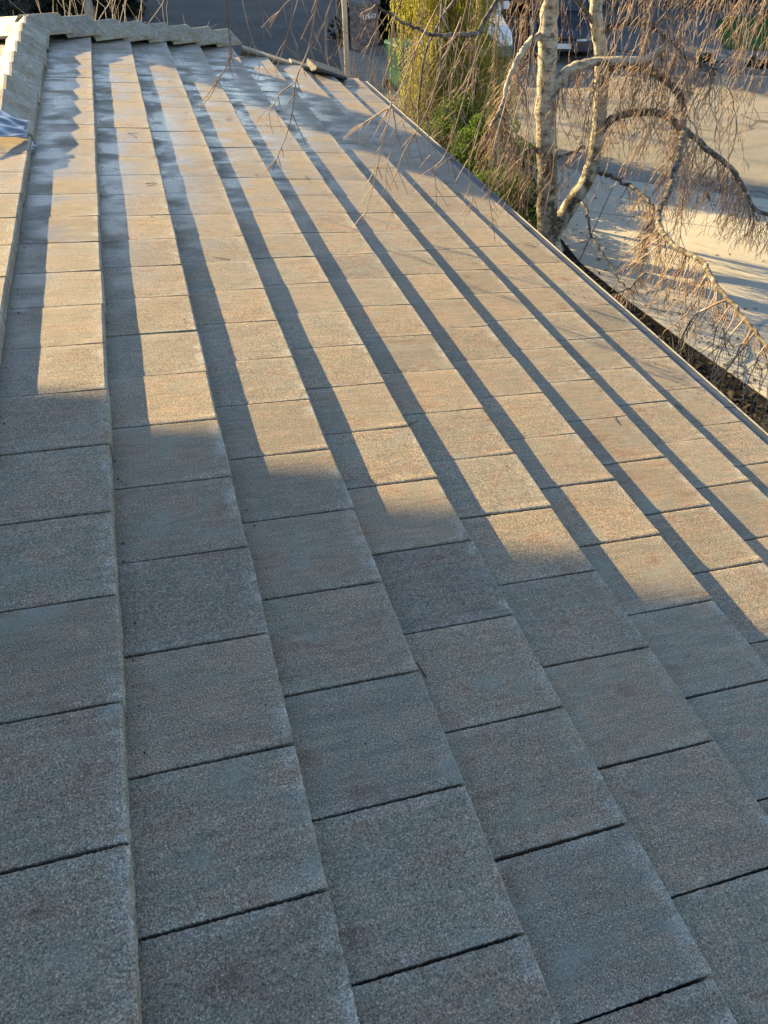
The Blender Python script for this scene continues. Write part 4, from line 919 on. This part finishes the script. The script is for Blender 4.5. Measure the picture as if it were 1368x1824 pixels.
MB().add([(-.13, -.13, 0), (.13, -.13, 0), (.13, .13, 0), (-.13, .13, 0), (-.2, -.2, .8), (.2, -.2, .8), (.2, .2, .8), (-.2, .2, .8)], [(3, 2, 1, 0), (4, 5, 6, 7), (0, 1, 5, 4), (1, 2, 6, 5), (2, 3, 7, 6), (3, 0, 4, 7)]).build('pot', RUB, pl, bevel=.01)
cc = np.random.default_rng(5).normal(0, .13, (260, 3)) * (1, 1, .8) + (0, 0, .95); V, F = leaf_cloud(cc, .09, -.5, 6, 3); link('plant', mesh_np(V, F), mat_leaf('grey_green_leaf', [(.3, (.05, .08, .06)), (.7, (.14, .19, .15))]), pl)
for i, (x, y) in enumerate([(1254, 114), (1350, 119), (1330, 116)][:2]):
    p = gpx(x, y, KZ); shrub('grass_clump', (p[0], p[1], KZ - .02), .26, .26, .20, ['dark low clump in the gravel strip nearer the house driveway', 'dark low clump in the gravel strip below the lawn'][i], 'plant', DARKG, 14, .07, 70 + i, n_leaf=60, spread=.1)
p = gpx(1368, 24, KZ); shrub('clipped_shrub', (p[0] + .15, p[1] - .25, KZ), .4, .4, .6, 'rounded green shrub beside the stone pillar', 'shrub', GREEN, 30, .06, 80, n_leaf=90)

# ------------------------------------------------------------------ dark evergreens beyond the parked cars
k = 0
for (x, y, rx, h, lab) in [(7.9, 25.6, 1.2, 6.6, 'dark evergreen standing behind the brick pillar'), (9.6, 26.6, 1.4, 7.2, 'dark evergreen behind the silver pickup'), (11.9, 26.8, 1.5, 7.2, 'dark evergreen behind the dark blue car'), (14.0, 26.4, 1.2, 4.8, 'dark evergreen at the end of the garage house'), (8.1, 24.6, .7, 1.9, 'low dark bush beside the numbered brick pillar')]:
    k += 1; shrub('evergreen', (x, y, GZ), rx, rx * .9, h, lab, 'tree' if h > 4 else 'bush', DARKG, 150, .16, 90 + k, n_leaf=60, spread=.42, zlo=.03)
# left background hedge
k = 0
for (x, y, rx, h, lab) in [(-3.2, 31.0, 2.2, 2.6, 'dark hedge bush beyond the roof apex'), (-.6, 33.8, 2.0, 1.6, 'low dark hedge bush past the pale leafless bush')]:
    k += 1; shrub('hedge_bush', (x, y, GZ), rx, rx, h, lab, 'bush', DARKG, 130, .16, 190 + k, n_leaf=60, spread=.42, zlo=.03)

# ------------------------------------------------------------------ added out of view to the left, placed to throw the long shadows
ct = thing('unseen_conifer', (-3.75, 13.4, GZ), 'slender dark conifer added out of view to shade the far roof', 'tree')
base = np.array([-3.75, 13.4, GZ]); V, F = tubes([np.array([base + (0, 0, z) for z in np.linspace(-.1, 7.6, 12)])], [np.linspace(.12, .02, 12)], 8); link('trunk', mesh_np(V - base, F), WOODM, ct)
r = np.random.default_rng(66); zz = r.uniform(.3, 7.7, 42000); R = .62 * np.clip((7.75 - zz) / 1.6, .04, 1) ** .6 * np.sqrt(r.uniform(0, 1, len(zz))) * (1 + .16 * np.sin(zz * 3.1)); aa = r.uniform(0, 6.283, len(zz))
V, F = leaf_cloud(np.stack([R * np.cos(aa), R * np.sin(aa), zz], 1), .10, -.6, 8, 2.2); link('crown', mesh_np(V, F), DARKG, ct)
nb = thing('unseen_shade_house', (-10.8, 37.0, GZ), 'two storey house added out of view to shade the street', 'house', rz=rad(0))  # unseen house, placed and stretched so its shadow covers the street
MB().box((-7, -7, 0), (6.4, 17, 5.6)).build('wall', STUCCO, nb)
MB().prism([(-7.6, 5.6), (17.6, 5.6), (5.0, 9.6)], 'x', -7.6, 6.7).build('roof', SHINGLE, nb)
for x in (-5, -1.5, 2.2):
    for z in (.9, 3.6): wn = MB().box((x, -7.04, z), (x + 1.4, -6.99, z + 1.3)).build('window', PAINT, nb); MB().box((x + .08, -7.06, z + .08), (x + 1.32, -7.045, z + 1.22)).build('pane', GLASS, wn)
MB().box((4.6, -7.05, 0), (5.6, -6.99, 2.1)).build('door', NAVY, nb)
